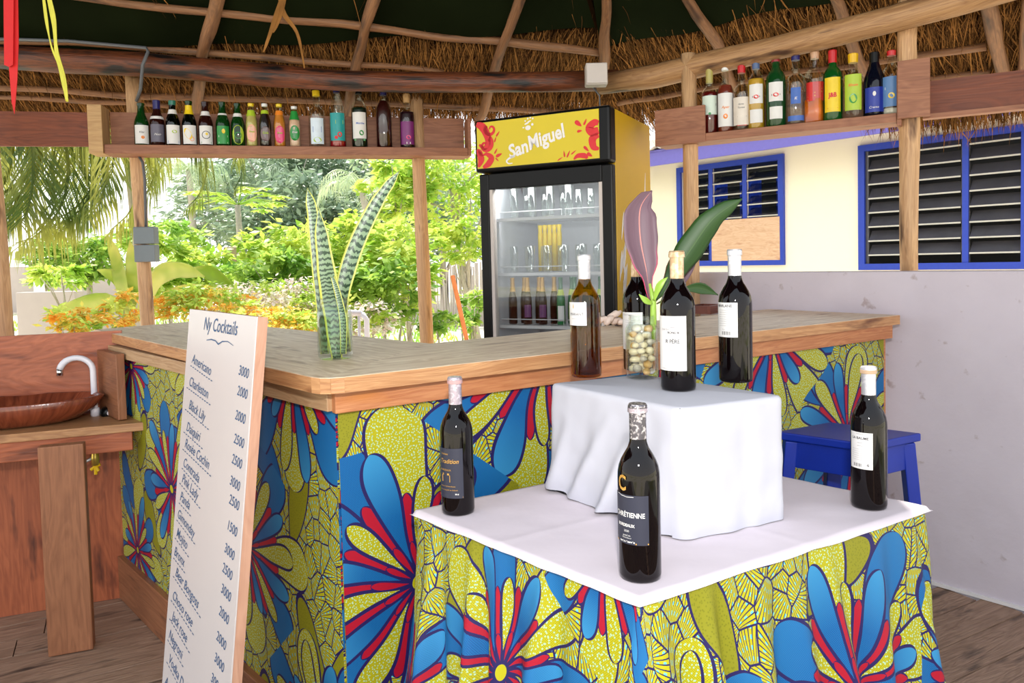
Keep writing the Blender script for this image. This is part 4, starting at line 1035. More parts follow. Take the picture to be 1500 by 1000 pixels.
for s in (-1, 1):
    MB().box((p.x+s*.05*math.cos(.9+PI/2), p.y+s*.05*math.sin(.9+PI/2), CZ1+.018), (.16, .01, .034), rz=.9).build('side', M['brown_box'], tr)
    MB().box((p.x+s*.075*math.cos(.9), p.y+s*.075*math.sin(.9), CZ1+.018), (.01, .09, .034), rz=.9).build('side', M['brown_box'], tr)

# ================================================================== SHELVES WITH BOTTLES
s1L, s1R = onz(146, 224, 1.875), onz(686, 228, 1.875)
u1 = (s1R-s1L); u1.z = 0; L1 = u1.length; u1.normalize(); v1 = Vector((-u1.y, u1.x, 0))
sh = thing('wall_shelf', 'long left open shelf board holding beers, sodas and syrups', 'shelf', tuple(s1L), rz=0)
def S1(a, b, z): return Vector((s1L.x, s1L.y, 0))+u1*a+v1*b+Z*z
MB().board(S1(.02, .062, 1.896), S1(L1, .062, 1.896), .118, .044).build('shelf_board', M['shelf'], sh, bevel=.002)
MB().board(S1(.02, .132, 1.985), S1(L1, .132, 1.985), .018, .225).build('back_board', M['shelf'], sh, bevel=.002)
MB().board(S1(-.045, .055, 1.99), S1(.0185, .055, 1.99), .13, .235).build('end_board', M['shelf_pale'], sh, bevel=.002, label='pale end block of the shelf')
MB().board(S1(L1+.001, .06, 1.975), S1(L1+.018, .06, 1.975), .12, .20).build('end_board', M['shelf'], sh, bevel=.002)
s2L, s2R = onz(960, 214, 1.82), onz(1313, 178, 1.82)
u2 = (s2R-s2L); u2.z = 0; L2 = u2.length; u2.normalize(); v2_ = Vector((-u2.y, u2.x, 0))
def S2(a, b, z): return Vector((s2L.x, s2L.y, 0))+u2*a+v2_*b+Z*z
sh2 = thing('wall_shelf', 'right shelf board tilting up toward the post with spirits bottles', 'shelf', tuple(s2L))
MB().board(S2(0, .066, 1.838), S2(L2, .066, 1.838), .124, .036).build('shelf_board', M['shelf'], sh2, bevel=.002)
MB().board(S2(0, .137, 1.915), S2(L2, .137, 1.915), .018, .19).build('back_board', M['shelf'], sh2, bevel=.002)
MB().board(S2(.0, .003, 1.90), S2(.235, .003, 1.90), .014, .165).build('front_board', M['shelf'], sh2, bevel=.002, label='short front board at the left end')
MB().board(S2(L2+.001, .055, 1.915), S2(L2+.018, .055, 1.915), .10, .22).build('end_board', M['shelf'], sh2, bevel=.002)
MB().board(S2(L2+.005, -.012, 1.940), S2(L2+.118, -.012, 1.940), .02, .225).build('plate', M['shelf'], sh2, bevel=.002, label='square board nailed at the right end')
rb = thing('eave_board', 'dark reddish board running right from the spirits shelf under the thatch', 'board', tuple(S2(L2+.14, .1, 1.85)))
q0, q1_ = online(1352, 146, S2(L2+.15, .12, 0), S2(L2+.9, .12, 0)), online(1470, 133, S2(L2+.15, .12, 0), S2(L2+.9, .12, 0))
MB().board(q0, q1_+(q1_-q0)*.5, .02, .14).build('face', M['dark_shelf'], rb)
MB().board(q0-Z*.075-v2_*.02, q1_+(q1_-q0)*.5-Z*.075-v2_*.02, .05, .018).build('ledge', M['shelf'], rb)
lb2 = thing('eave_board', 'dark reddish board between the far left posts under the thatch', 'board', (-2.2, 3.6, 2.0))
pa, pb = Vector((-2.9, 3.46, 0)), Vector((-1.93, 3.74, 0))
MB().board(online(-80, 188, pa, pb), online(130, 190, pa, pb), .02, .165).build('face', M['dark_shelf'], lb2)
# drinks bottles
LQ = {}
def small_bottle(label, x, y, z, prof, h, R, gm, cap, capz, labs=(), neck=None, liq=None, sq=0, rz=0, group=None, shape='rect'):
    t = thing('bottle', label, 'bottle', (x, y, z), group=group); c = (x, y, z)
    MB().lathe(scaled(prof, R, h), 20 if not sq else 24, c, sq=sq, rz=rz).build('glass', gm, t, smooth=not sq)
    if liq:
        lm, f = liq; MB().lathe([(0, .004)]+[(r*R*.93, max(.005, zz_*h)) for r, zz_ in prof if 0 < zz_ < f and r > .1]+[(next((r for r, q in prof[::-1] if q < f and r > .1), 1)*R*.93, f*h), (0, f*h)], 18, c, sq=sq, rz=rz).build('liquid', lm, t, smooth=True)
    rn = next(r for r, q in prof[::-1] if r > .1)*R
    MB().lathe([(rn*1.12, capz*h), (rn*1.2, h*.99), (rn*1.05, h), (0, h)], 14, c).build('cap', cap, t)
    if neck:
        nm, a, b_ = neck; pr_ = [q for q in prof if q[1] > .3]
        def rad(f):
            for (r0, z0), (r1, z1) in zip(pr_, pr_[1:]):
                if z0 <= f <= z1: return r0+(r1-r0)*(f-z0)/max(1e-6, z1-z0)
            return pr_[-1][0]
        MB().lathe([(rad(a)*R+.001, a*h), (rad((a+b_)/2)*R+.001, (a+b_)/2*h), (rad(b_)*R+.001, b_*h)], 16, c).build('neck_label', nm, t)
    A = facing(x, y)
    for (z0, z1, hw, lm, prints) in labs:
        RR = R*1.02
        if shape == 'oval' and prints is not None:
            o = on_cyl([disc2(0, (z0+z1)/2*h, hw*R, (z1-z0)/2*h, 0, 18)], c, RR, A, .0006).build('label', lm, t)
        else: o = cyl_patch(c, RR, z0*h, z1*h, A-hw, A+hw, .0006, 12).build('label', lm, t, smooth=True)
        for pm, its in (prints or ()):
            for it in its: on_cyl([it], c, RR, A, .0014).build('label_print', pm, o)
    return t
WH = M['paper']; G1 = mk('label_green', (40, 140, 60)); YE = mk('label_yellow', (232, 200, 30)); BLb = mk('label_blue', (60, 100, 180)); PKl = mk('label_pink', (224, 70, 120)); PE = mk('label_peach', (240, 178, 150)); RD = mk('label_red', (204, 40, 36)); TE = mk('label_teal', (30, 150, 150)); LG = mk('label_lime', (170, 196, 50)); BK = M['ink']; PU = mk('label_purple', (120, 40, 110)); OR = mk('label_orange', (226, 130, 40))
gb = M['beer_green']; DG = M['dkgreen']
def fruit(*cs): return [(m_, [disc2(x_, y_, r_, r_*.8)]) for m_, x_, y_, r_ in cs]
ZS1 = 1.9183
def S1b(px, h_px_top=None):
    p = online(px, 200, S1(0, .060, 0), S1(L1, .060, 0)); return p.x, p.y
k_ = .232
beers = [
 (208, 'green beer bottle with white label, first on the left shelf', BEER, .205, .029, M['dkgreen'], M['dkgreen'], .93, [(.04, .47, 1.0, WH, [(BK, [T('Klar', .014, 0, .065, .2)]), (OR, [disc2(.004, .04, .008, .008)])])], None),
 (231, 'dark brown beer bottle with purple cap and silver lettering', BEER, .220, .029, M['brown_glass'], M['cap_navy'], .80, [(.08, .46, 1.0, mk('label_dusk', (96, 92, 108)), [(WH, [T('Noir', .016, 0, .055, .3)])])], (WH, .58, .64)),
 (254, 'green beer bottle with teal cap and blue-edged white label', BEER, .220, .029, gb, mk('teal_cap', (30, 110, 90)), .90, [(.04, .45, 1.0, WH, [(BLb, [rect2(-.026, .012, .026, .026)]), (LG, [disc2(.006, .07, .012, .008)])])], (WH, .70, .80)),
 (278, 'green beer bottle with yellow neck band and fruit label', BEER, .220, .029, gb, M['dkgreen'], .93, [(.04, .45, 1.0, WH, [(YE, [disc2(-.008, .06, .016, .03, .5)]), (PE, [disc2(.01, .035, .012, .012)])])], (YE, .70, .90)),
 (302, 'brown beer bottle with round emblem on white label', BEER, .218, .029, M['brown_glass'], M['brown_glass'], .9, [(.04, .45, 1.0, WH, [(BK, [ring2(0, .055, .017, .020)]), (YE, [disc2(.003, .06, .006, .007)]), (G1, [rect2(-.024, .012, .024, .022)])])], (WH, .68, .78)),
 (327, 'green beer bottle with green and yellow shield label', BEER, .218, .029, M['dkgreen'], M['dkgreen'], .93, [(.05, .45, .9, G1, [(YE, [disc2(.002, .075, .008, .012)]), (WH, [rect2(-.022, .045, .022, .055), rect2(-.022, .014, .022, .022)])])], (WH, .70, .74)),
 (349, 'smaller green beer bottle with pale green oval label', BEER, .214, .028, M['dkgreen'], M['dkgreen'], .93, [(.04, .48, .9, LG, [(G1, [ring2(0, .055, .014, .017)])])], (WH, .68, .76)),
 (369, 'clear soda bottle of pale juice with peach oval label', SODA, .215, .026, M['glass_clear2'], YE, .93, [(.10, .50, .85, PE, [(LG, [T('Fruti', .013, 0, .075, .2, .0004)])])], (LG, .70, .84)),
 (389, 'soda bottle of dark cola with lime script label', SODA, .215, .026, M['glass_clear2'], mk('white_cap', (226, 226, 226)), .93, [(.12, .46, .85, mk('label_greybrown', (120, 100, 100)), [(LG, [T('Cola', .015, 0, .07, .2, .0004)])])], (LG, .76, .84)),
 (410, 'soda bottle of orange juice with pink oval label', SODA, .215, .026, M['glass_clear2'], YE, .93, [(.08, .48, .85, PKl, [(LG, [T('Fruti', .013, 0, .07, .2, .0004)])])], (OR, .74, .84)),
 (432, 'soda bottle of clear drink with green oval label', SODA, .205, .026, M['glass_clear2'], mk('white_cap', (226, 226, 226)), .93, [(.15, .52, .85, G1, [(WH, [T('Fruti', .013, 0, .075, .2, .0004)])])], (G1, .66, .88)),
 (465, 'clear rum bottle with yellow cap and sailing scene label', ROUND, .240, .036, M['glass_clear2'], YE, .90, [(.05, .50, .8, mk('label_sky', (210, 224, 236)), [(BLb, [rect2(-.022, .075, .022, .105)]), (LG, [disc2(0, .035, .02, .014)]), (mk('label_olive', (160, 160, 50)), [rect2(-.02, .03, .02, .036)])])], None),
 (495, 'clear syrup bottle with blue cap and teal label of red fruit', SLOPE, .270, .036, M['glass_clear2'], M['cap_navy'], .86, [(.10, .53, .95, TE, [(RD, [disc2(.010, .065, .012, .014), disc2(-.008, .05, .009, .009)]), (LG, [rect2(-.01, .12, .03, .14)])])], None),
 (527, 'mint syrup bottle with black cap and Menthe label', SPIR, .264, .035, M['glass_clear2'], M['black'], .87, [(.14, .56, .9, WH, [(BLb, [T('Menthe', .014, .004, .125, .1, .0003)]), (G1, [disc2(.01, .075, .012, .014), rect2(-.03, .035, .03, .045)])])], None),
 (563, 'tall unlabelled bottle of dark red liqueur with blue cap', SPIR, .260, .035, M['glass_clear2'], M['cap_navy'], .87, [], None),
 (597, 'squat dark liqueur bottle with cork and purple berry label', ROUND, .235, .034, M['glass_clear2'], mk('cork', (200, 160, 110), .7), .84, [(.06, .48, .95, PU, [(PKl, [disc2(.006, .055, .013, .011)]), (WH, [rect2(-.006, .02, .016, .03)])])], None)]
liqs = {369: (mk('liq_pale', (206, 190, 110)), .78), 389: (mk('liq_cola', (26, 10, 10)), .78), 410: (mk('liq_orange', (210, 130, 40)), .78), 432: (mk('liq_peachclear', (232, 190, 160)), .66), 495: (mk('liq_red', (160, 16, 30)), .12), 527: (mk('liq_mint', (8, 34, 22)), .64), 563: (mk('liq_darkred', (52, 10, 12)), .78), 597: (mk('liq_berry', (34, 8, 22)), .66)}
for (px, label, prof, h, R, gm, cap, cz, labs, neck) in beers:
    x, y = S1b(px); small_bottle(label, x, y, ZS1, prof, h*(1.04 if px < 440 else 1.24), R*1.2, gm, cap, cz, labs, neck, liqs.get(px), group='bottles on the long left shelf', shape='oval' if px in (349, 369, 389, 410, 432) else 'rect')
ZS2 = 1.8566
spirits = [
 (1040, 'bitter red aperitif bottle with bare cork neck, leftmost of the spirits', ROUND, .262, .032, M['glass_clear2'], mk('cork_green', (170, 160, 90)), .76, [(.28, .56, 1.0, mk('label_mintwhite', (206, 220, 206)), [(BK, [rect2(-.03, .125, .03, .137)]), (G1, [disc2(0, .09, .006, .006)])])], (mk('liq_campari', (96, 14, 14)), .62)),
 (1063, 'amber aperitif bottle with white cap and long white label', ROUND, .275, .032, M['glass_clear2'], mk('white_cap', (226, 226, 226)), .90, [(.08, .56, 1.0, WH, [(OR, [T('Aper', .016, 0, .11, .2, .0003), disc2(0, .07, .01, .012)])])], (mk('liq_rust', (120, 40, 22)), .68)),
 (1087, 'clear bottle with red cap and script label', ROUND, .255, .034, M['glass_clear2'], mk('red_cap', (190, 24, 30)), .88, [(.08, .50, 1.1, mk('label_offwhite', (222, 212, 200)), [(BK, [T('Santa', .011, -.004, .115, .3), T('Teresa', .011, -.004, .10, .3), rect2(-.02, .06, .02, .0615)]), (RD, [rect2(-.02, .02, .02, .024)])])], None),
 (1108, 'pale gold vermouth bottle with blue foil and round emblem', SPIR, .295, .033, M['glass_clear2'], mk('blue_foil', (80, 100, 140)), .82, [(.08, .26, .75, WH, None), (.34, .60, .8, WH, [(RD, [disc2(0, .139, .011, .009)]), (BK, [rect2(-.016, .136, .016, .143)])])], (mk('liq_gold', (206, 160, 40)), .68)),
 (1137, 'dark green vermouth bottle with red foil and round emblem', SPIR, .300, .037, mk('green_bottle_dark', (16, 62, 26), .08), mk('red_foil', (140, 40, 44)), .86, [(.10, .26, .65, WH, None), (.33, .58, .72, WH, [(RD, [disc2(0, .136, .012, .009)]), (BK, [rect2(-.018, .133, .018, .140)])])], None),
 (1166, 'clear spirit bottle with navy cap and round blue emblem', ROUND, .285, .035, M['glass_clear2'], M['cap_navy'], .89, [(.05, .12, .9, BLb, None), (.28, .50, .5, BLb, [(WH, [T('K', .018, 0, .11, .2)])])], None),
 (1194, 'square whisky bottle with slanted red label and amber whisky', SPIR, .282, .034, M['glass_clear2'], mk('pale_cap', (200, 160, 130)), .90, [(.30, .56, 1.0, RD, [(mk('gold_bright', (226, 180, 60)), [ribbon2([(-.03, .095), (.0, .112), (.03, .129)], [.004]*3), ribbon2([(-.03, .108), (.0, .125), (.03, .142)], [.003]*3)])])], (mk('liq_whisky', (226, 110, 16), .2, emit=0), .33)),
 (1220, 'green whisky bottle with red cap and yellow label with red letters', SPIR, .285, .034, mk('green_bottle_mid', (12, 74, 24), .08), mk('red_cap', (190, 24, 30)), .82, [(.12, .60, .85, YE, [(RD, [T('J&B', .026, 0, .105, 0, .0012, .8)]), (RD, [rect2(-.02, .05, .02, .053)])])], None),
 (1250, 'clear rum bottle with yellow cap and big yellow label', ROUND, .272, .039, M['glass_clear2'], mk('yellow_cap', (226, 180, 20)), .86, [(.12, .66, .75, LG, [(OR, [T('Rhum', .015, 0, .135, .1, .0006)]), (G1, [disc2(0, .08, .015, .02)])])], None),
 (1281, 'very dark blue liqueur bottle with tall black neck', SLOPE, .285, .037, mk('near_black_blue', (8, 10, 24), .08), M['black'], .80, [(.06, .44, .9, mk('label_deepblue', (30, 50, 150)), [(WH, [T('Creme', .013, -.002, .035, .2), disc2(0, .09, .006, .01)])])], None),
 (1310, 'clear bottle with red and blue cap partly behind the board', SPIR, .262, .034, M['glass_clear2'], mk('red_cap', (190, 24, 30)), .92, [(.12, .58, .9, mk('label_blue2', (90, 130, 180)), [(YE, [disc2(0, .075, .012, .012)]), (WH, [rect2(-.024, .10, .024, .11)])])], (mk('nothing', (210, 205, 190)), .1))]
for (px, label, prof, h, R, gm, cap, cz, labs, liq) in spirits:
    p = online(min(px, 1306), 190, S2(0, .068, 0), S2(L2, .068, 0))
    small_bottle(label, p.x, p.y, ZS2, prof, h*{1040: 1.17, 1063: 1.13, 1087: 1.15, 1108: 1.1, 1137: 1.1, 1166: 1.1, 1194: 1.08, 1220: 1.05, 1281: .93}.get(px, 1), R*1.14, gm, cap, cz, labs, None, liq, sq=(5 if px == 1194 else 0), rz=.7, group='bottles on the spirits shelf')

# ================================================================== DRINKS COOLER
FW, FD, FH = .665, .58, 1.965
fr_ = Vector((.450, 3.265, 0)); fx = Vector((math.sin(R_(117)), math.cos(R_(117)), 0)); fy = Vector((-fx.y, fx.x, 0)); fo = fr_-fx*FW
frg = thing('drinks_cooler', 'tall glass-door drinks cooler with yellow lettered header and yellow side', 'cooler', tuple(fo))
def FP(a, b, z): return fo+fx*a+fy*b+Z*z
def fbox(a0, a1, b0, b1, z0, z1, name, mat, bevel=.002, parent=None, label=None):
    return MB().board(FP(a0, (b0+b1)/2, (z0+z1)/2), FP(a1, (b0+b1)/2, (z0+z1)/2), b1-b0, z1-z0).build(name, mat, parent or frg, bevel=bevel, label=label)
fbox(0, FW, .06, FD, 0, .16, 'plinth', M['black'])
fbox(0, .035, .05, FD, .16, 1.96, 'side_wall', M['yellow_side']); fbox(FW-.035, FW, .05, FD, .16, 1.96, 'side_wall', M['yellow_side'])
fbox(.035, FW-.035, FD-.035, FD, .16, 1.72, 'back_wall', M['inner_white']); fbox(.035, FW-.035, .05, FD, 1.70, 1.96, 'top_box', M['black'])
fbox(.035, .047, .06, FD-.035, .16, 1.70, 'liner', M['inner_white']); fbox(FW-.047, FW-.035, .06, FD-.035, .16, 1.70, 'liner', M['inner_white'])
fbox(.047, FW-.047, .06, FD-.035, 1.69, 1.70, 'liner', M['inner_white']); fbox(.047, FW-.047, .06, FD-.035, .16, .18, 'liner', M['inner_white'])
dz0, dz1 = .17, 1.715
fbox(0, .05, 0, .045, dz0, dz1, 'door_frame', M['black'], .006); fbox(FW-.05, FW, 0, .045, dz0, dz1, 'door_frame', M['black'], .006)
fbox(.05, FW-.05, 0, .045, dz1-.075, dz1, 'door_frame', M['black'], .004); fbox(.05, FW-.05, 0, .045, dz0, dz0+.08, 'door_frame', M['black'], .004)
fbox(.05, .066, .006, .04, dz0+.08, dz1-.075, 'door_trim', M['grey_lt'], 0); fbox(FW-.066, FW-.05, .006, .04, dz0+.08, dz1-.075, 'door_trim', M['grey_lt'], 0)
fbox(.05, FW-.05, .018, .021, dz0+.08, dz1-.075, 'glass_pane', M['pane'], 0)
fbox(-.004, FW+.004, -.03, .05, 1.72, FH, 'header_case', M['black'], .012)
hd = fbox(.012, FW-.045, -.034, -.029, 1.738, FH-.014, 'header_panel', M['yellow'], 0)
HW, HH = FW-.057, FH-.014-1.738; HO = FP(.012, -.034, 1.738); fnrm = -fy
def swirl(cx, cy, r, turns, w0, dirn=1, a0=0, n=26):
    pts, ws = [], []
    for i in range(n):
        f = i/(n-1); a = a0+dirn*turns*2*PI*f; rr = r*(1-f)**.8+.003; pts.append((cx+math.cos(a)*rr, cy+math.sin(a)*rr)); ws.append(w0*(1-f*.75))
    return ribbon2(pts, ws)
_r2 = ribbon2
def ribbon2(pts, ws):
    n = len(pts)
    if n < 3 or n > 12: return _r2(pts, ws)
    P = [Vector(p) for p in pts]; o, w2 = [], []
    for i in range(n-1):
        p0, p1, p2, p3 = P[max(i-1, 0)], P[i], P[i+1], P[min(i+2, n-1)]
        for k in range(6):
            f = k/6; o.append(.5*((2*p1)+(p2-p0)*f+(2*p0-5*p1+4*p2-p3)*f*f+(3*p1-p0-3*p2+p3)*f**3)); w2.append(ws[i]*(1-f)+ws[i+1]*f)
    return _r2([tuple(p) for p in o]+[tuple(P[-1])], w2+[ws[-1]])
def drop(x, y, L, w_, a): return disc2(x, y, L/2, w_/2, a, 14, -.5)
reds = [swirl(.075, HH-.035, .028, 1.1, .020, 1, 2.5), swirl(.045, HH-.105, .034, 1.0, .026, -1, 1.0), ribbon2([(.0, HH-.005), (.03, HH-.02), (.05, HH-.05), (.06, HH-.09), (.04, HH-.12), (.012, HH-.10)], [.02, .04, .038, .03, .02, .01]),
        ribbon2([(.005, .008), (.02, .04), (.012, .075), (.0, .09)], [.01, .035, .03, .01]), ribbon2([(.03, .004), (.06, .02), (.075, .045), (.05, .065), (.03, .06)], [.012, .032, .03, .016, .006]),
        drop(.115, .055, .035, .014, .35), drop(.10, .075, .03, .008, 1.0), drop(.105, .035, .025, .006, -.8), drop(.112, HH-.06, .03, .008, .9), drop(.098, HH-.085, .026, .007, 1.2), drop(.015, HH-.14, .04, .014, 2.2)]
W_ = HW
reds += [ribbon2([(W_-.001, .04), (W_-.025, .05), (W_-.03, .085), (W_-.002, .10)], [.01, .03, .036, .02]), ribbon2([(W_-.002, .12), (W_-.03, .115), (W_-.045, .135), (W_-.02, .155), (W_-.002, .15)], [.03, .04, .034, .03, .02]),
         ribbon2([(W_-.12, .004), (W_-.10, .018), (W_-.07, .016), (W_-.055, .004)], [.006, .02, .024, .012]), drop(W_-.095, .158, .04, .018, -.7), drop(W_-.063, .162, .03, .009, 1.1), drop(W_-.09, .125, .024, .011, .1), drop(W_-.06, .045, .034, .012, -.8), drop(W_-.045, .018, .03, .014, -.6), drop(W_-.145, .03, .035, .007, 1.1), drop(W_-.165, .032, .03, .007, 1.7), drop(W_-.12, .035, .03, .006, .6), drop(W_-.185, .012, .03, .005, .5)]
for it in reds: on_flat([it], HO, fx, Z, fnrm, .0012).build('red_ornament', M['red'], frg)
rot = .24
wl_ = [T('San', .085, .215, .072, .12, .0026, .86, rot), T('Miguel', .088, .355, .112, .12, .0026, .80, rot), ribbon2([(.198, .044), (.170, .036), (.155, .024), (.165, .012), (.185, .012)], [.010, .009, .008, .006, .004])]
for it in wl_: on_flat([it], HO, fx, Z, fnrm, .0014).build('header_lettering', M['white'], frg, label='white slanted header lettering')
cr_ = [disc2(.268, .165, .014, .011), disc2(.262, .185, .012, .004, .3), disc2(.275, .193, .010, .0035, .3), disc2(.255, .197, .004, .004), disc2(.268, .206, .004, .004), disc2(.281, .209, .004, .004), disc2(.293, .204, .004, .004), disc2(.29, .178, .006, .006), disc2(.245, .168, .005, .003)]
on_flat(cr_, HO, fx, Z, fnrm, .0014).build('header_emblem', M['white'], frg, label='small white crown emblem')
# white wheat strokes on the side
SO = FP(FW, .05, 0); rnd = random.Random(9); its = []
for cx, cy, n_ in ((.07, 1.33, 9), (.16, 1.25, 0), (.40, 1.40, 12)):
    for i in range(n_):
        its.append(disc2(cx+rnd.uniform(-.035, .05), cy+rnd.uniform(-.14, .14), .07, .010, 1.25+rnd.uniform(-.1, .1), 10, .3))
its += [ribbon2([(.44, 1.72), (.43, 1.60), (.455, 1.45)], [.004, .02, .008]), ribbon2([(.08, 1.2), (.10, 1.05), (.06, .9)], [.02, .02, .01]), ribbon2([(.36, 1.12), (.34, 1.0)], [.03, .02])]
for it in its: on_flat([it], SO, fy, Z, fx, .001).build('wheat_stroke', M['white'], frg, label='white painted stroke')
ld = bpy.data.lights.new('cooler_fill_light', 'AREA'); lo_ = bpy.data.objects.new('cooler_fill_light', ld); COL.objects.link(lo_); ld.shape = 'RECTANGLE'; ld.size = .5; ld.size_y = .05; ld.energy = 3.5  # unseen lamp added inside to brighten the cooler contents
lo_.matrix_world = Matrix.Translation(FP(FW/2, .10, 1.68)) @ Matrix.Rotation(R_(-27), 4, 'Z')
# shelves
for z in (1.500, 1.237, .985, .72):
    fbox(.05, FW-.05, .075, .10, z-.008, z+.006, 'shelf_front_bar', M['wire'], 0)
    m = MB()
    for k in range(15): m.tube([FP(.06+k*.0385, .085, z), FP(.06+k*.0385, FD-.05, z)], .0025, 5)
    m.tube([FP(.06, .085, z+.035), FP(FW-.28, .085, z+.035), FP(FW-.28, .085, z)], .0025, 5); m.tube([FP(FW-.26, .085, z), FP(FW-.26, .085, z+.035), FP(FW-.06, .085, z+.035)], .0025, 5)
    m.build('shelf_wires', M['wire'], frg, kind='stuff')
def tumbler(a, b, z, h, R, label, group, mat='glass'):
    p = FP(a, b, z); c = (p.x, p.y, p.z)
    o = MB().lathe([(0, .008), (R*.80, 0), (R*.86, .01), (R, h), (R*.93, h), (R*.80, .012), (0, .012)], 18, c).build('drinking_glass', M[mat], None, smooth=True)
    tag(o, label, 'glass', group)
ORD = ['first', 'second', 'third', 'fourth', 'fifth', 'sixth', 'seventh', 'eighth', 'ninth', 'tenth', 'eleventh']
for i in range(7):
    tumbler(.115+i*.048, .135+.05*(i % 2), 1.509, .155, .023, ORD[i]+' tall glass from the left on the top cooler shelf', 'tall glasses on the top cooler shelf')
for i in range(5): tumbler(.455+i*.030, .13+.07*(i % 2), 1.509, .115, .0185, ORD[i]+' of the short glasses at the right of the top cooler shelf', 'short glasses on the top cooler shelf')
for i in range(11): tumbler(.105+i*.045, .14+.07*(i % 2), 1.246, .125, .021, ORD[i]+' glass from the left on the middle cooler shelf', 'glasses on the middle cooler shelf')
for i in range(5):
    p = FP(.175+i*.026, .30, 1.246); MB_ = MB().lathe([(0, 0), (.0125, 0), (.0125, .18), (.010, .20), (.0125, .23), (0, .232)], 12, tuple(p)).build('drink_can', mk('label_yellow', (232, 200, 30)), None, smooth=True)
    tag(MB_, ORD[i]+' slim yellow bottle from the left behind the cooler glasses', 'bottle', 'slim yellow bottles in the cooler')
for i in range(6):
    p = FP(.10+(i % 6)*.040, .125+.05*(i % 2), .994); small_bottle(ORD[i]+' brown gold-necked bottle from the left in the cooler', p.x, p.y, p.z, BEER, .225, .021, M['brown_glass'], M['gold'], .9, [(.15, .42, .8, mk('label_plum', (110, 60, 110)), None)] if i in (2, 4) else [], (M['gold'], .70, .92), group='brown bottles in the cooler')
for i in range(7):
    p = FP(.355+i*.036, .125+.05*(i % 2), .994); small_bottle(ORD[i]+' green bottle from the left on the third cooler shelf', p.x, p.y, p.z, BEER, .225, .020, M['green'], M['green'], .9, [(.08, .40, .8, LG if i % 2 else WH, None)], (LG, .62, .74), group='green bottles in the cooler')

# ================================================================== CABLES, BOXES, HANGING THINGS
jb = online(872, 111, B0, B1); jb = atY(872, 111, 3.66)
t = thing('junction_box', 'pale square electrical junction box at the beam corner', 'junction box', tuple(jb-Z*.06))
MB().board(jb-Vector((.05, .01, 0)), jb+Vector((.055, -.01, 0)), .07, .105).build('body', M['grey_lt'], t, bevel=.006)
MB().board(jb-Vector((.047, .054, 0)), jb+Vector((.052, -.035-.013, 0))-Vector((0, .0, 0)), .008, .095).build('lid', M['grey_lt'], t, bevel=.003)
pb_ = atY(216, 358, 3.78)
t = thing('switch_box', 'two stacked grey plastic switch boxes on the left post', 'switch box', tuple(pb_-Z*.09))
for s in (-1, 1): MB().board(pb_+Vector((-.052, -.01, s*.045)), pb_+Vector((.052, -.01, s*.045)), .055, .086).build('box', M['grey_box'], t, bevel=.004)
cpts = [atY(x, y, yy) for x, y, yy in ((-40, 56, 3.54), (100, 60, 3.57), (214, 70, 3.60), (217, 76, 3.59), (209, 95, 3.58), (206, 130, 3.62), (200, 148, 3.66))]
t = MB().tube(cpts, .008, 7).build('cable', M['cable'], None, smooth=True); tag(t, 'grey cable running along the dark beam and down to the shelf', 'cable')
cpts = [atY(x, y, 3.80) for x, y in ((203, 228), (209, 238), (212, 262), (213, 300), (214, 334))]
t = MB().tube(cpts, .007, 7).build('cable', M['cable'], None, smooth=True); tag(t, 'grey cable on the left post ending at the switch box', 'cable')
cpts = [atY(x, y, 3.70) for x, y in ((867, 126), (878, 140), (879, 160), (882, 175))]
t = MB().tube(cpts, .004, 6).build('cable', M['cable'], None, smooth=True); tag(t, 'thin cable dropping from the junction box behind the cooler', 'cable')
YP = 2.3
def flat_hang(name, pts, mat, label, cat, th=.002):
    vs = [atY(x, y, YP) for x, y in pts]; n = len(vs); m = MB()
    m.add(vs+[v+Vector((0, th, 0)) for v in vs], [tuple(range(n))[::-1], tuple(range(n, 2*n))]+[(i, (i+1) % n, n+(i+1) % n, n+i) for i in range(n)])
    o = m.build(name, mat); tag(o, label, cat); return o
pn = thing('red_pennant', 'folded red cloth pennant hanging at the top left', 'pennant', tuple(atY(16, 80, YP)))
for pts, dy in (([(6, -12), (26, -12), (27, 60), (25, 118), (21, 167), (17, 150), (10, 60)], .004), ([(5, -12), (20, -12), (19, 95), (13, 98), (6, 95)], -.004)):
    vs = [atY(x, y, YP+dy) for x, y in pts]; n = len(vs); m = MB()
    m.add(vs+[v+Vector((0, .002, 0)) for v in vs], [tuple(range(n))[::-1], tuple(range(n, 2*n))]+[(i, (i+1) % n, n+(i+1) % n, n+i) for i in range(n)]); m.build('fold', M['red_cloth'], pn)
sp_ = thing('palm_strip', 'yellow-green palm leaf strips dangling beside the red pennant', 'palm strip', tuple(atY(85, 60, YP)))
ylf = plain('yellow_green_strip', (196, 190, 60), .5, var=.2, scale=30)
leaf_strip('strip', [atY(70, -12, YP), atY(79, 30, YP), atY(83, 75, YP), atY(92, 110, YP), atY(99, 149, YP)], [.012, .016, .010, .014, .016, .006], ylf, sp_, n=20)
leaf_strip('strip', [atY(63, -12, YP), atY(69, 35, YP), atY(76, 70, YP), atY(90, 105, YP), atY(97, 148, YP)], [.008, .010, .004, .006, .010, .004], ylf, sp_, n=20)
dp = thing('dried_palm_strip', 'brown dried palm strip hanging over the dark beam', 'palm strip', tuple(atY(415, 60, 3.4)))
for pts in ([(415, -12), (404, 25), (392, 60), (386, 76)], [(408, -12), (416, 20), (436, 50), (446, 100)], [(420, -12), (408, 30), (400, 48)]):
    leaf_strip('strip', [atY(x, y, 3.45) for x, y in pts], [.010, .022, .014, .006], M['straw'], dp, n=14)

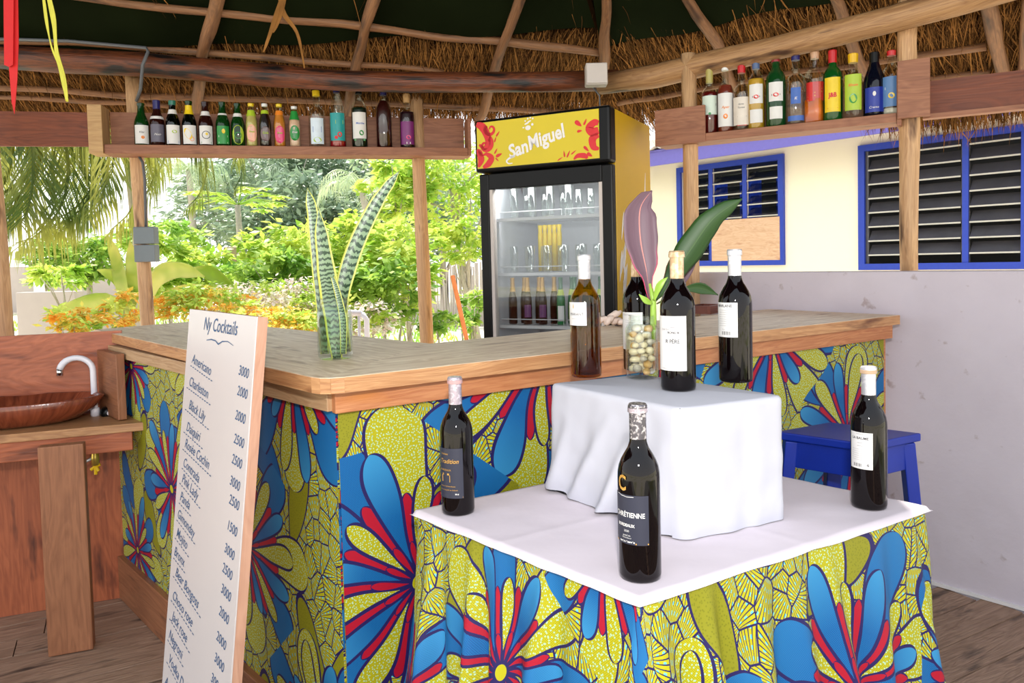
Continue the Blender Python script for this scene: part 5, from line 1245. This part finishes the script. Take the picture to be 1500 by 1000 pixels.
# ================================================================== NEIGHBOUR BUILDING
NA = Vector((3.42, 7.3, 0)); ne = Vector((.643, -.766, 0)); nb_ = Vector((-.766, -.643, 0))   # nb_ faces us
bld = thing('neighbour_building', 'cream building with blue louvred windows beyond the concrete wall', 'building', tuple(NA+Z*-.25))
def NP(t, z, o=0): return NA+ne*t+Z*z+nb_*o
wins = [(-2.17, -.79, 1.19, 2.36), (.0, 1.42, 1.13, 2.335)]
us_ = sorted({-4.5, 5.0, *[w_[0] for w_ in wins], *[w_[1] for w_ in wins]}); zs_ = [-.25, 1.13, 1.19, 2.335, 2.36, 2.75]
m = MB()
for a, b_ in zip(us_, us_[1:]):
    for c, d in zip(zs_, zs_[1:]):
        if any(a >= w_[0]-1e-6 and b_ <= w_[1]+1e-6 and c >= w_[2]-1e-6 and d <= w_[3]+1e-6 for w_ in wins): continue
        m.add([NP(a, c), NP(b_, c), NP(b_, d), NP(a, d), NP(a, c, -.15), NP(b_, c, -.15), NP(b_, d, -.15), NP(a, d, -.15)], [(0, 1, 2, 3), (7, 6, 5, 4), (0, 4, 5, 1), (1, 5, 6, 2), (2, 6, 7, 3), (3, 7, 4, 0)])
m.build('wall', M['cream'], bld)
MB().board(NP(-4.4, 1.2, -1.3), NP(3.5, 1.2, -1.3), .05, 3).build('inner_wall', M['room_shade_paint'], bld)
MB().board(NP(-4.5, 2.45, .42), NP(5, 2.45, .42), .03, .17, up=Z).build('fascia', M['fascia_blue'], bld)
MB().board(NP(-4.5, 2.53, .2), NP(5, 2.53, .2), .5, .02, up=Z).build('soffit', M['fascia_blue'], bld)
m = MB()
m.grid(lambda u, v: NP(-4.5+9.5*u, 2.56+.018*math.sin(9.5*u*2*PI/.18)+.25*v, .50-1.6*v), 480, 1); o = m.build('corrugated_roof', M['grey_lt'], bld, smooth=True)
s_ = o.modifiers.new('thickness', 'SOLIDIFY'); s_.thickness = .004
M['louv'] = glass('louvre_pane', (205, 210, 214), .05, .05)
for wi, (a, b_, c, d) in enumerate(wins):
    wf = bld
    fr = MB()
    for p, q in ((NP(a, c+.03, .01), NP(b_, c+.03, .01)), (NP(a, d-.03, .01), NP(b_, d-.03, .01))): fr.board(p, q, .06, .06)
    for x_ in (a+.03, b_-.03): fr.board(NP(x_, c+.06, .01), NP(x_, d-.06, .01), .06, .06, up=nb_)
    fo_ = fr.build('window_frame', M['window_blue'], bld)
    cols = 3; cw = (b_-a-.06)/3
    for k in (1, 2): MB().board(NP(a+.03+cw*k, c+.06, .008), NP(a+.03+cw*k, d-.06, .008), .05, .035, up=nb_).build('mullion', M['window_blue'], fo_)
    ns = 8
    for k in range(3):
        for i in range(ns):
            z = c+.06+(i+.62)*(d-c-.12)/ns
            x0, x1 = a+.03+cw*k+.035, a+.03+cw*(k+1)-.035
            if k == 0: x0 += .03
            if wi == 0 and k > 0 and z < 1.72: continue
            mm = MB(); mm.add([NP(x0, z, .03), NP(x1, z, .03), NP(x1, z+.10, -.05), NP(x0, z+.10, -.05), NP(x0, z-.006, .026), NP(x1, z-.006, .026), NP(x1, z+.094, -.054), NP(x0, z+.094, -.054)], [(0, 1, 2, 3), (7, 6, 5, 4), (1, 5, 6, 2), (3, 7, 4, 0), (2, 6, 7, 3)])
            mm.add([NP(x0, z-.008, .033), NP(x1, z-.008, .033), NP(x1, z+.006, .033), NP(x0, z+.006, .033), NP(x0, z-.008, .024), NP(x1, z-.008, .024), NP(x1, z+.006, .024), NP(x0, z+.006, .024)], [(0, 1, 2, 3), (7, 6, 5, 4), (0, 4, 5, 1), (1, 5, 6, 2), (2, 6, 7, 3), (3, 7, 4, 0)], None, 1)
            mm.build('louvre_slat', [M['louv'] if wi == 0 else M['slat'], M['slat_edge']], fo_)
        for x_ in (x0-.025, x1+.02): MB().board(NP(x_, c+.06, -.0), NP(x_, d-.06, -.0), .04, .02, up=nb_).build('louvre_channel', M['grey_lt'] if wi == 0 else M['slat'], fo_)
for k in range(3):
    x0 = -2.17+.1+k*.46
    m = MB(); m.grid(lambda u, v: NP(x0+.10+.27*u, 1.2+.95*v, -.30+.03*math.sin(u*12+k)), 18, 2); m.build('curtain', M['curtain'], bld, smooth=True)
MB().board(NP(-1.68, 1.475, .035), NP(-.83, 1.475, .035), .02, .46).build('window_board', M['ply_pale'], bld, label='pale plywood sheet covering the lower right of the short window')
# ================================================================== GARDEN
GZ = -.18
def groundm():
    m, nt, b = newmat('sandy_ground'); tc = nt.nodes.new('ShaderNodeTexCoord')
    n1 = node(nt, 'ShaderNodeTexNoise', {'Scale': .35, 'Detail': 6.0}); nt.links.new(tc.outputs['Object'], n1.inputs['Vector'])
    n2 = node(nt, 'ShaderNodeTexNoise', {'Scale': 4.0, 'Detail': 5.0}); nt.links.new(tc.outputs['Object'], n2.inputs['Vector'])
    k = fn('MINIMUM', fn('MAXIMUM', (X(nt, n1.outputs[0])-.50)*6.0+(X(nt, n2.outputs[0])-.5)*2.0, 0.0), 1.0)
    nt.links.new(mixc(nt, k, lin((232, 220, 200)), lin((176, 178, 112))), b.inputs['Base Color']); b.inputs['Roughness'].default_value = .95
    return m
gm_ = groundm(); mg = MB()
mg.grid(lambda u, v: (-70+130*u, -20+110*v, GZ-.02+.12*noise.noise(Vector((u*30, v*30, 0)))*(1 if v > .26 else 0)), 50, 50)
gr = mg.build('ground', gm_, smooth=True); tag(gr, kind='structure')
def leafcloud(m, rnd, c, rad, n, size, asp=.45, shell=.55, droop=.2, lo=-1):
    cx, cy, cz = c; rx, ry, rz = rad
    nc = max(6, int(n/45)); cl = []
    for i in range(nc):
        while True:
            p = Vector((rnd.uniform(-1, 1), rnd.uniform(-1, 1), rnd.uniform(lo, 1)))
            if shell < p.length < 1: break
        cl.append(p)
    for i in range(n):
        q = cl[rnd.randrange(nc)]+Vector((rnd.gauss(0, .13), rnd.gauss(0, .13), rnd.gauss(0, .11)))
        p = Vector((cx+q.x*rx, cy+q.y*ry, cz+q.z*rz))
        d = Vector((q.x+rnd.gauss(0, .6), q.y+rnd.gauss(0, .6), rnd.gauss(-droop, .4))).normalized(); u = d.cross(Vector((rnd.gauss(0, .5), rnd.gauss(0, .5), 1))).normalized()
        L = size*rnd.uniform(.6, 1.3); W = L*asp*.5
        m.add([p, p+d*L*.5+u*W, p+d*L, p+d*L*.5-u*W], [(0, 1, 2, 3)])
def branchy(m, rnd, base, top, r, crown, nb=6):
    base, top = Vector(base), Vector(top); mid = base.lerp(top, .5)+Vector((rnd.uniform(-.1, .1), rnd.uniform(-.1, .1), 0))
    m.tube([base, mid, top], [r, r*.8, r*.5], 7, jit=.2, seed=rnd.random()*9)
    for i in range(nb):
        a = rnd.uniform(0, 6.28); s0 = base.lerp(top, rnd.uniform(.35, .95)); e_ = top+Vector((math.cos(a)*crown[0]*.7, math.sin(a)*crown[1]*.7, rnd.uniform(-.3, .7)*crown[2]))
        m.tube([s0, s0.lerp(e_, .5)+Vector((0, 0, .05)), e_], [r*.45, r*.3, r*.12], 5)
def tree(name, label, px, py, Y, rad, n, size, mat, base=None, seed=0, tr=.04, asp=.45, cat='tree', shell=.45, group=None, droop=.2, lo=-1):
    c = atY(px, py, Y); rnd = random.Random(seed+100); bx_ = c.x if base is None else atY(base, 420, Y).x
    t = thing(name, label, cat, (bx_, Y, GZ), group=group)
    m = MB(); leafcloud(m, rnd, c, rad, n, size, asp, shell, droop, lo); m.build('foliage', M[mat], t, kind='stuff')
    m = MB(); branchy(m, rnd, (bx_, Y, GZ), (c.x, c.y, c.z-rad[2]*.2), tr, rad); m.build('trunk' if cat == 'tree' else 'stem', M['trunk'], t, smooth=True)
    return t
# far trees, haze painted into their leaf colours
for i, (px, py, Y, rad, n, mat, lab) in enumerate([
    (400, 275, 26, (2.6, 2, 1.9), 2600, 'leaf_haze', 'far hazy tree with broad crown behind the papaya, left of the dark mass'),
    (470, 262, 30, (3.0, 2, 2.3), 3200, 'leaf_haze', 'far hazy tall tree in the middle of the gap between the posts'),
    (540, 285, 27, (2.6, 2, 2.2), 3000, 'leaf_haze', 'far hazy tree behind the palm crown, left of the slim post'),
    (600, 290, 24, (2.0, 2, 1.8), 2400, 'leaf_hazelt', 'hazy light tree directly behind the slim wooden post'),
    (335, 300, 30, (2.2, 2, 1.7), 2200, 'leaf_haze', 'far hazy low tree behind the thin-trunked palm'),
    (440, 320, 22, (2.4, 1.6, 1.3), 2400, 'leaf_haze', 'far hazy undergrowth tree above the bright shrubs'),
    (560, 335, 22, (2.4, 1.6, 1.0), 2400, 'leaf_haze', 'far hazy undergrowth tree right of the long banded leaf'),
    (650, 320, 20, (1.5, 1.5, 1.3), 2000, 'leaf_haze', 'hazy green tree between the slim post and the cooler'),
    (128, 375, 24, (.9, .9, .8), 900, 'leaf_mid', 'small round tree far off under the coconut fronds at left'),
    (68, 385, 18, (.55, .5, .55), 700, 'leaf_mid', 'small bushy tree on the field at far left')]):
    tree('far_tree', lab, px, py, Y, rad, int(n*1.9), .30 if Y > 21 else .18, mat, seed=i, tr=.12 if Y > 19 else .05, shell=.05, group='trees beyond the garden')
tree('leafy_tree', 'light green leafy tree hanging over the right gap beside the cooler', 660, 262, 13, (1.15, .9, .85), 2600, .15, 'leaf_bright', base=700, seed=21, tr=.07, shell=.3, asp=.6)
tree('leafy_tree', 'light green branch of a tree left of the slim post under the shelf', 575, 270, 12, (.55, .5, .62), 1000, .15, 'leaf_bright', base=600, seed=22, tr=.05, shell=.3, asp=.6)
# coconut palms
def frond(m, mr, base, az, elev, L, droop, rnd, leaf=.5, n=46, sag=1.0):
    pts = []; p = Vector(base); e_ = elev; st = L/12
    for i in range(13):
        pts.append(p.copy()); p = p+Vector((math.cos(az)*math.cos(e_), math.sin(az)*math.cos(e_), math.sin(e_)))*st; e_ -= droop/12*(1+i*.08)
    mr.tube(pts, [.028*(1-i/14) for i in range(13)], 5)
    for k in range(n):
        f = .08+.92*k/n; t = f*12; i = min(int(t), 11); q = pts[i].lerp(pts[i+1], t-i); d = (pts[i+1]-pts[i]).normalized(); sd = d.cross(Vector((0, 0, 1))).normalized()
        ll = leaf*math.sin(PI*(.12+.80*f))*rnd.uniform(.85, 1.1)
        for s in (-1, 1):
            dr = (sd*s*rnd.uniform(.6, .9)+d*rnd.uniform(.5, .8)+Vector((0, 0, -.5*sag+rnd.uniform(-.25, .15)))).normalized(); up = dr.cross(d).normalized(); w_ = .016*L/2.2
            mid = q+dr*ll*.55; en_ = q+(dr+Vector((0, 0, -.7*sag))).normalized()*ll
            wv = d*w_
            m.add([q-wv*.6, q+wv*.6, mid+wv, mid-wv, en_], [(0, 1, 2, 3), (3, 2, 4)])
def palm(label, base, crown, fr, L, leaf, seed, tr=.12, mat='leaf_palm', name='coconut_palm', sag=1.0, n=46):
    rnd = random.Random(seed); t = thing(name, label, 'palm', tuple(base)); crown = Vector(crown); base = Vector(base)
    MB().tube([base, base.lerp(crown, .4)+Vector((.04, 0, 0)), base.lerp(crown, .8)+Vector((.05, 0, 0)), crown], [tr*1.3, tr, tr*.85, tr*.7], 9, jit=.15, seed=seed).build('trunk', M['trunk'], t, smooth=True)
    for az, el, l_ in fr:
        m, mr = MB(), MB(); frond(m, mr, crown, R_(az), R_(el), L*l_, R_(115), rnd, leaf, n, sag)
        mr.v and None
        b0 = len(m.v); m.v += mr.v; m.f += [[i+b0 for i in f] for f in mr.f]; m.u += mr.u; m.m += mr.m
        m.build('frond', M[mat], t)
c = atY(36, 105, 6.4)
palm('big coconut palm with drooping fronds filling the upper left opening', (atY(-90, 400, 6.4).x, 6.4, GZ), (c.x-.25, c.y, c.z), [(0, 30, 1), (-20, 12, 1), (20, 15, .95), (-60, 20, .9), (-100, 20, .9), (60, 15, .8), (-150, 15, .9), (160, 30, .9), (-40, -8, .85), (10, -10, .85), (-80, -15, .75), (100, 20, .8), (-10, -35, .75), (-30, -50, .7), (25, -45, .7), (40, -10, .8), (-120, -10, .7), (5, 8, 1.0), (-12, -20, .9)], 2.3, .70, 3, .09, n=54)
c = atY(172, 165, 8.0)
palm('coconut palm whose yellowish fronds hang right of the left post', (atY(214, 400, 8.0).x, 8.0, GZ), tuple(c), [(-15, 40, 1.0), (-50, 25, .9), (20, 30, .9), (180, 30, .9), (-120, 20, .9), (0, 10, .8), (-30, 60, .95), (150, 5, .8), (-90, 0, .7)], 2.2, .58, 5, .045, n=54)
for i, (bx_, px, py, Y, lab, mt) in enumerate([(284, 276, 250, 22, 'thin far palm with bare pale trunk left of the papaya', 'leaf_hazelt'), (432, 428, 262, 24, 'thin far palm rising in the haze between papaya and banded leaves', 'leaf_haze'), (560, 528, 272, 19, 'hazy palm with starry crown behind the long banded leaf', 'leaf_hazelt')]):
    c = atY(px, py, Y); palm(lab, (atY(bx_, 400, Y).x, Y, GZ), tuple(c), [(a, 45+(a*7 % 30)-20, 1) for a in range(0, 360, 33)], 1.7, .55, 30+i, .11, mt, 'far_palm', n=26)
# papaya
c = atY(348, 300, 10.5); t = thing('papaya_tree', 'papaya tree with flat umbrella crown beyond the menu board', 'tree', (atY(352, 420, 10.5).x, 10.5, GZ)); rnd = random.Random(8)
MB().tube([(atY(352, 420, 10.5).x, 10.5, GZ), (c.x+.03, 10.5, 1.2), (c.x, 10.5, c.z)], [.06, .05, .04], 8).build('trunk', M['trunk'], t, smooth=True)
m = MB()
for i in range(26):
    a = rnd.uniform(0, 6.28); L = rnd.uniform(.35, .62); tip = c+Vector((math.cos(a)*L, math.sin(a)*L, rnd.uniform(-.05, .22)))
    m.tube([c, c.lerp(tip, .5)+Vector((0, 0, .06)), tip], .006, 4)
    for k in range(9):
        b_ = a+(k-4)*.5; d = Vector((math.cos(b_), math.sin(b_), rnd.uniform(-.5, -.1))).normalized(); s_ = d.cross(Z)*.04; ll = .20*(1-.08*abs(k-4))
        m.add([tip, tip+d*ll*.5+s_, tip+d*ll, tip+d*ll*.5-s_], [(0, 1, 2, 3)])
m.build('foliage', M['leaf_bright'], t, kind='stuff')
# bright shrubs
for i, (px, py, Y, rad, n, sz, mat, lab) in enumerate([
    (400, 365, 9.5, (.50, .5, .38), 1500, .13, 'leaf_bright', 'bright green shrub right of the papaya trunk'),
    (450, 375, 8.5, (.42, .4, .45), 1500, .12, 'leaf_bright', 'bright green shrub just left of the jar of banded leaves'),
    (545, 360, 9.0, (.55, .5, .40), 1900, .12, 'leaf_bright', 'tall bright shrub behind the banded leaves'),
    (560, 430, 7.5, (.42, .4, .40), 1700, .11, 'leaf_mid', 'leafy green shrub right of the jar of banded leaves'),
    (595, 390, 8.0, (.35, .4, .50), 1500, .12, 'leaf_bright', 'upright bright shrub against the slim wooden post'),
    (400, 400, 8.0, (.55, .4, .30), 1500, .11, 'leaf_mid', 'green shrub low between menu board and jar'),
    (675, 350, 11, (.50, .5, .35), 1200, .13, 'leaf_bright', 'light shrub right of the slim post near the cooler'),
    (300, 395, 8.5, (.45, .4, .32), 1300, .12, 'leaf_bright', 'bright shrub left of the papaya trunk'),
    (240, 400, 7.5, (.28, .3, .34), 900, .11, 'leaf_bright', 'small bright shrub right of the switch box'),
    (250, 350, 13, (.8, .6, .35), 1200, .16, 'leaf_mid', 'green thicket behind the banana plant'),
    (693, 440, 8.5, (.12, .2, .45), 350, .10, 'leaf_mid', 'thin leafy sapling next to the cooler door'),
    (640, 470, 7.6, (.28, .2, .12), 350, .09, 'leaf_mid', 'low weeds at the foot of the slim post'),
    (90, 402, 9.0, (.35, .3, .12), 450, .11, 'leaf_bright', 'low bright leaves in front of the grey block wall')]):
    tree('garden_shrub', lab, px, py, Y, rad, n, sz, mat, seed=40+i, tr=.015, cat='shrub', shell=.15, group='bright garden shrubs', asp=.5)
for i, (px, py, Y, rad, n, mat, lab) in enumerate([
    (300, 445, 6.4, (.42, .3, .16), 1500, 'leaf_croton', 'orange-yellow croton bush behind the menu board'),
    (108, 470, 5.2, (.22, .2, .10), 600, 'leaf_croton', 'orange flowering plant above the sink splashback'),
    (175, 455, 5.8, (.16, .2, .16), 500, 'leaf_croton', 'orange flowers left of the wooden post'),
    (405, 470, 6.2, (.40, .3, .12), 1200, 'leaf_croton', 'orange flowers low between menu board and jar'),
    (400, 440, 7.0, (.55, .3, .20), 2200, 'leaf_pink', 'pale pink flowering hedge between menu board and jar'),
    (510, 465, 7.0, (.45, .3, .20), 1500, 'leaf_pink', 'pale flowering hedge behind the jar of banded leaves')]):
    tree('flower_bush', lab, px, py, Y, rad, n, .055, mat, seed=60+i, tr=.008, cat='bush', shell=.1, group='flowering bushes')
    o = [q for q in COL.objects if q.name.startswith('foliage')][-1]
    m = MB(); leafcloud(m, random.Random(80+i), atY(px, py, Y), rad, n//2, .07, .5, .1); m.build('green_leaves', M['leaf_bright'], o.parent if o.parent.name in MW else None, kind='stuff')
# banana leaves
bn = thing('banana_plant', 'young banana plant with broad pale leaves beside the switch box', 'plant', (atY(185, 440, 6.6).x, 6.6, GZ))
for pts, w_ in (([(190, 470), (180, 420), (172, 380), (158, 345)], .10), ([(188, 470), (196, 430), (198, 395), (190, 352)], .13), ([(190, 470), (160, 440), (100, 455), (62, 470)], .12), ([(200, 470), (230, 410), (262, 395), (300, 405)], .13), ([(200, 470), (240, 440), (290, 425), (330, 440)], .11), ([(192, 470), (190, 430), (170, 405), (142, 395)], .10)):
    leaf_strip('leaf', [atY(x, y, 6.6+.1*math.sin(x)) for x, y in pts], [.03, w_, w_*1.3, w_, .01], M['leaf_banana'], bn, curl=.4, n=14)
bn = thing('banana_plant', 'second young banana plant behind the croton bush', 'plant', (atY(345, 440, 7.4).x, 7.4, GZ))
for pts, w_ in (([(345, 480), (320, 430), (290, 440)], .14), ([(345, 480), (370, 440), (420, 448), (455, 470)], .12), ([(345, 480), (340, 430), (310, 400), (280, 392)], .12)):
    leaf_strip('leaf', [atY(x, y, 7.4+.1*math.sin(x)) for x, y in pts], [.03, w_, w_*1.3, .01], M['leaf_banana'], bn, curl=.4, n=14)
# block walls, fence, sticks, chair
def gb_(name, label, cat, p0, p1, Y, mat, depth=.15, rot=0):
    a, b_ = atY(*p0, Y), atY(*p1, Y); c = (a+b_)/2; t = MB().box((c.x, c.y, (max(a.z, b_.z)+GZ)/2), (abs(b_.x-a.x), depth, max(a.z, b_.z)-GZ), rz=rot).build(name, M[mat], bevel=.01); tag(t, label, cat); return t
gb_('garden_wall', 'low grey block wall far left behind the post', 'wall', (30, 428), (118, 470), 9.8, 'block', .2)
gb_('garden_wall', 'grey slab wall left of the wooden post behind banana leaves', 'wall', (122, 440), (215, 470), 8.8, 'block', .2)
gb_('white_pillar', 'small white painted pillar on the field at far left', 'pillar', (52, 402), (62, 420), 13, 'white', .15)
gb_('field_wall', 'long pale boundary wall across the field at far left', 'wall', (-150, 395), (220, 410), 28, 'block', .3)
t = gb_('weathered_boards', 'weathered upright boards beyond the croton bush', 'boards', (328, 362), (348, 420), 9.0, 'weathered', .03, .3)
t = thing('picket_fence', 'grey stick fence far behind the orange stake', 'fence', (atY(675, 400, 17).x, 17, GZ)); rnd = random.Random(2)
for i in range(46):
    a = atY(612+i*2.6, 400, 17); h_ = 1.25+rnd.uniform(-.15, .25); MB().tube([(a.x, 17, GZ), (a.x+rnd.uniform(-.04, .04), 17, GZ+h_)], .022, 5).build('picket', M['block'], t)
a, b_ = atY(663, 404, 6.8), atY(682, 490, 6.6); d = b_-a; fz = a+d*((GZ-a.z)/d.z)
t = MB().tube([a, a.lerp(fz, .5), fz], .020, 8, jit=.1).build('orange_stake', plain('orange_stake_paint', (214, 120, 60), .7, var=.3, scale=12)); tag(t, 'thin orange stake leaning in the bright sand by the cooler', 'stake')
ch = thing('plastic_chair', 'white plastic chair just showing behind the bar near the leaf jar', 'chair', (atY(461, 470, 4.5).x, 4.5, GZ))
cx = atY(461, 470, 4.5); 
MB().box((cx.x+.13, 4.55, .24), (.30, .42, .03)).build('seat', M['white_plastic'], ch, bevel=.01)
for dx in (0, .26):
    MB().tube([(cx.x+dx, 4.72, .255), (cx.x+dx, 4.76, .60), (cx.x+dx, 4.78, cx.z-.02), (cx.x+dx+(.03 if dx == 0 else -.03), 4.78, cx.z+.02)], .018, 8).build('back_frame', M['white_plastic'], ch, smooth=True)
    for dy in (4.38, 4.73): MB().tube([(cx.x+dx, dy, GZ), (cx.x+dx, dy, .225)], .018, 8).build('leg', M['white_plastic'], ch, smooth=True)
MB().tube([(cx.x+.03, 4.78, cx.z+.02), (cx.x+.13, 4.79, cx.z+.03), (cx.x+.23, 4.78, cx.z+.02)], .018, 8).build('top_rail', M['white_plastic'], ch, smooth=True)
for k in range(4): MB().tube([(cx.x+.05+k*.053, 4.74, .255), (cx.x+.05+k*.053, 4.79, cx.z+.005)], .010, 6).build('back_slat', M['white_plastic'], ch, smooth=True)
# grass tufts
rnd = random.Random(77); m = MB()
for i in range(9000):
    Y = rnd.uniform(5.2, 22); x = rnd.uniform(-.95, .05)*Y*.75
    if noise.noise(Vector((x*.8, Y*.8, 0))) < .0: continue
    if 7.8 < Y < 10.6 and x < -3.5 or 26 < Y: continue
    p = Vector((x, Y, GZ)); L = rnd.uniform(.05, .22); d = Vector((rnd.gauss(0, .35), rnd.gauss(0, .35), 1)).normalized(); s_ = Vector((.008, 0, 0))*(1+Y*.1)
    m.add([p-s_, p+s_, p+d*L], [(0, 1, 2)])
tag(m.build('grass', M['leaf_mid']), 'thin green grass tufts scattered over the sandy garden', 'grass', kind='stuff')
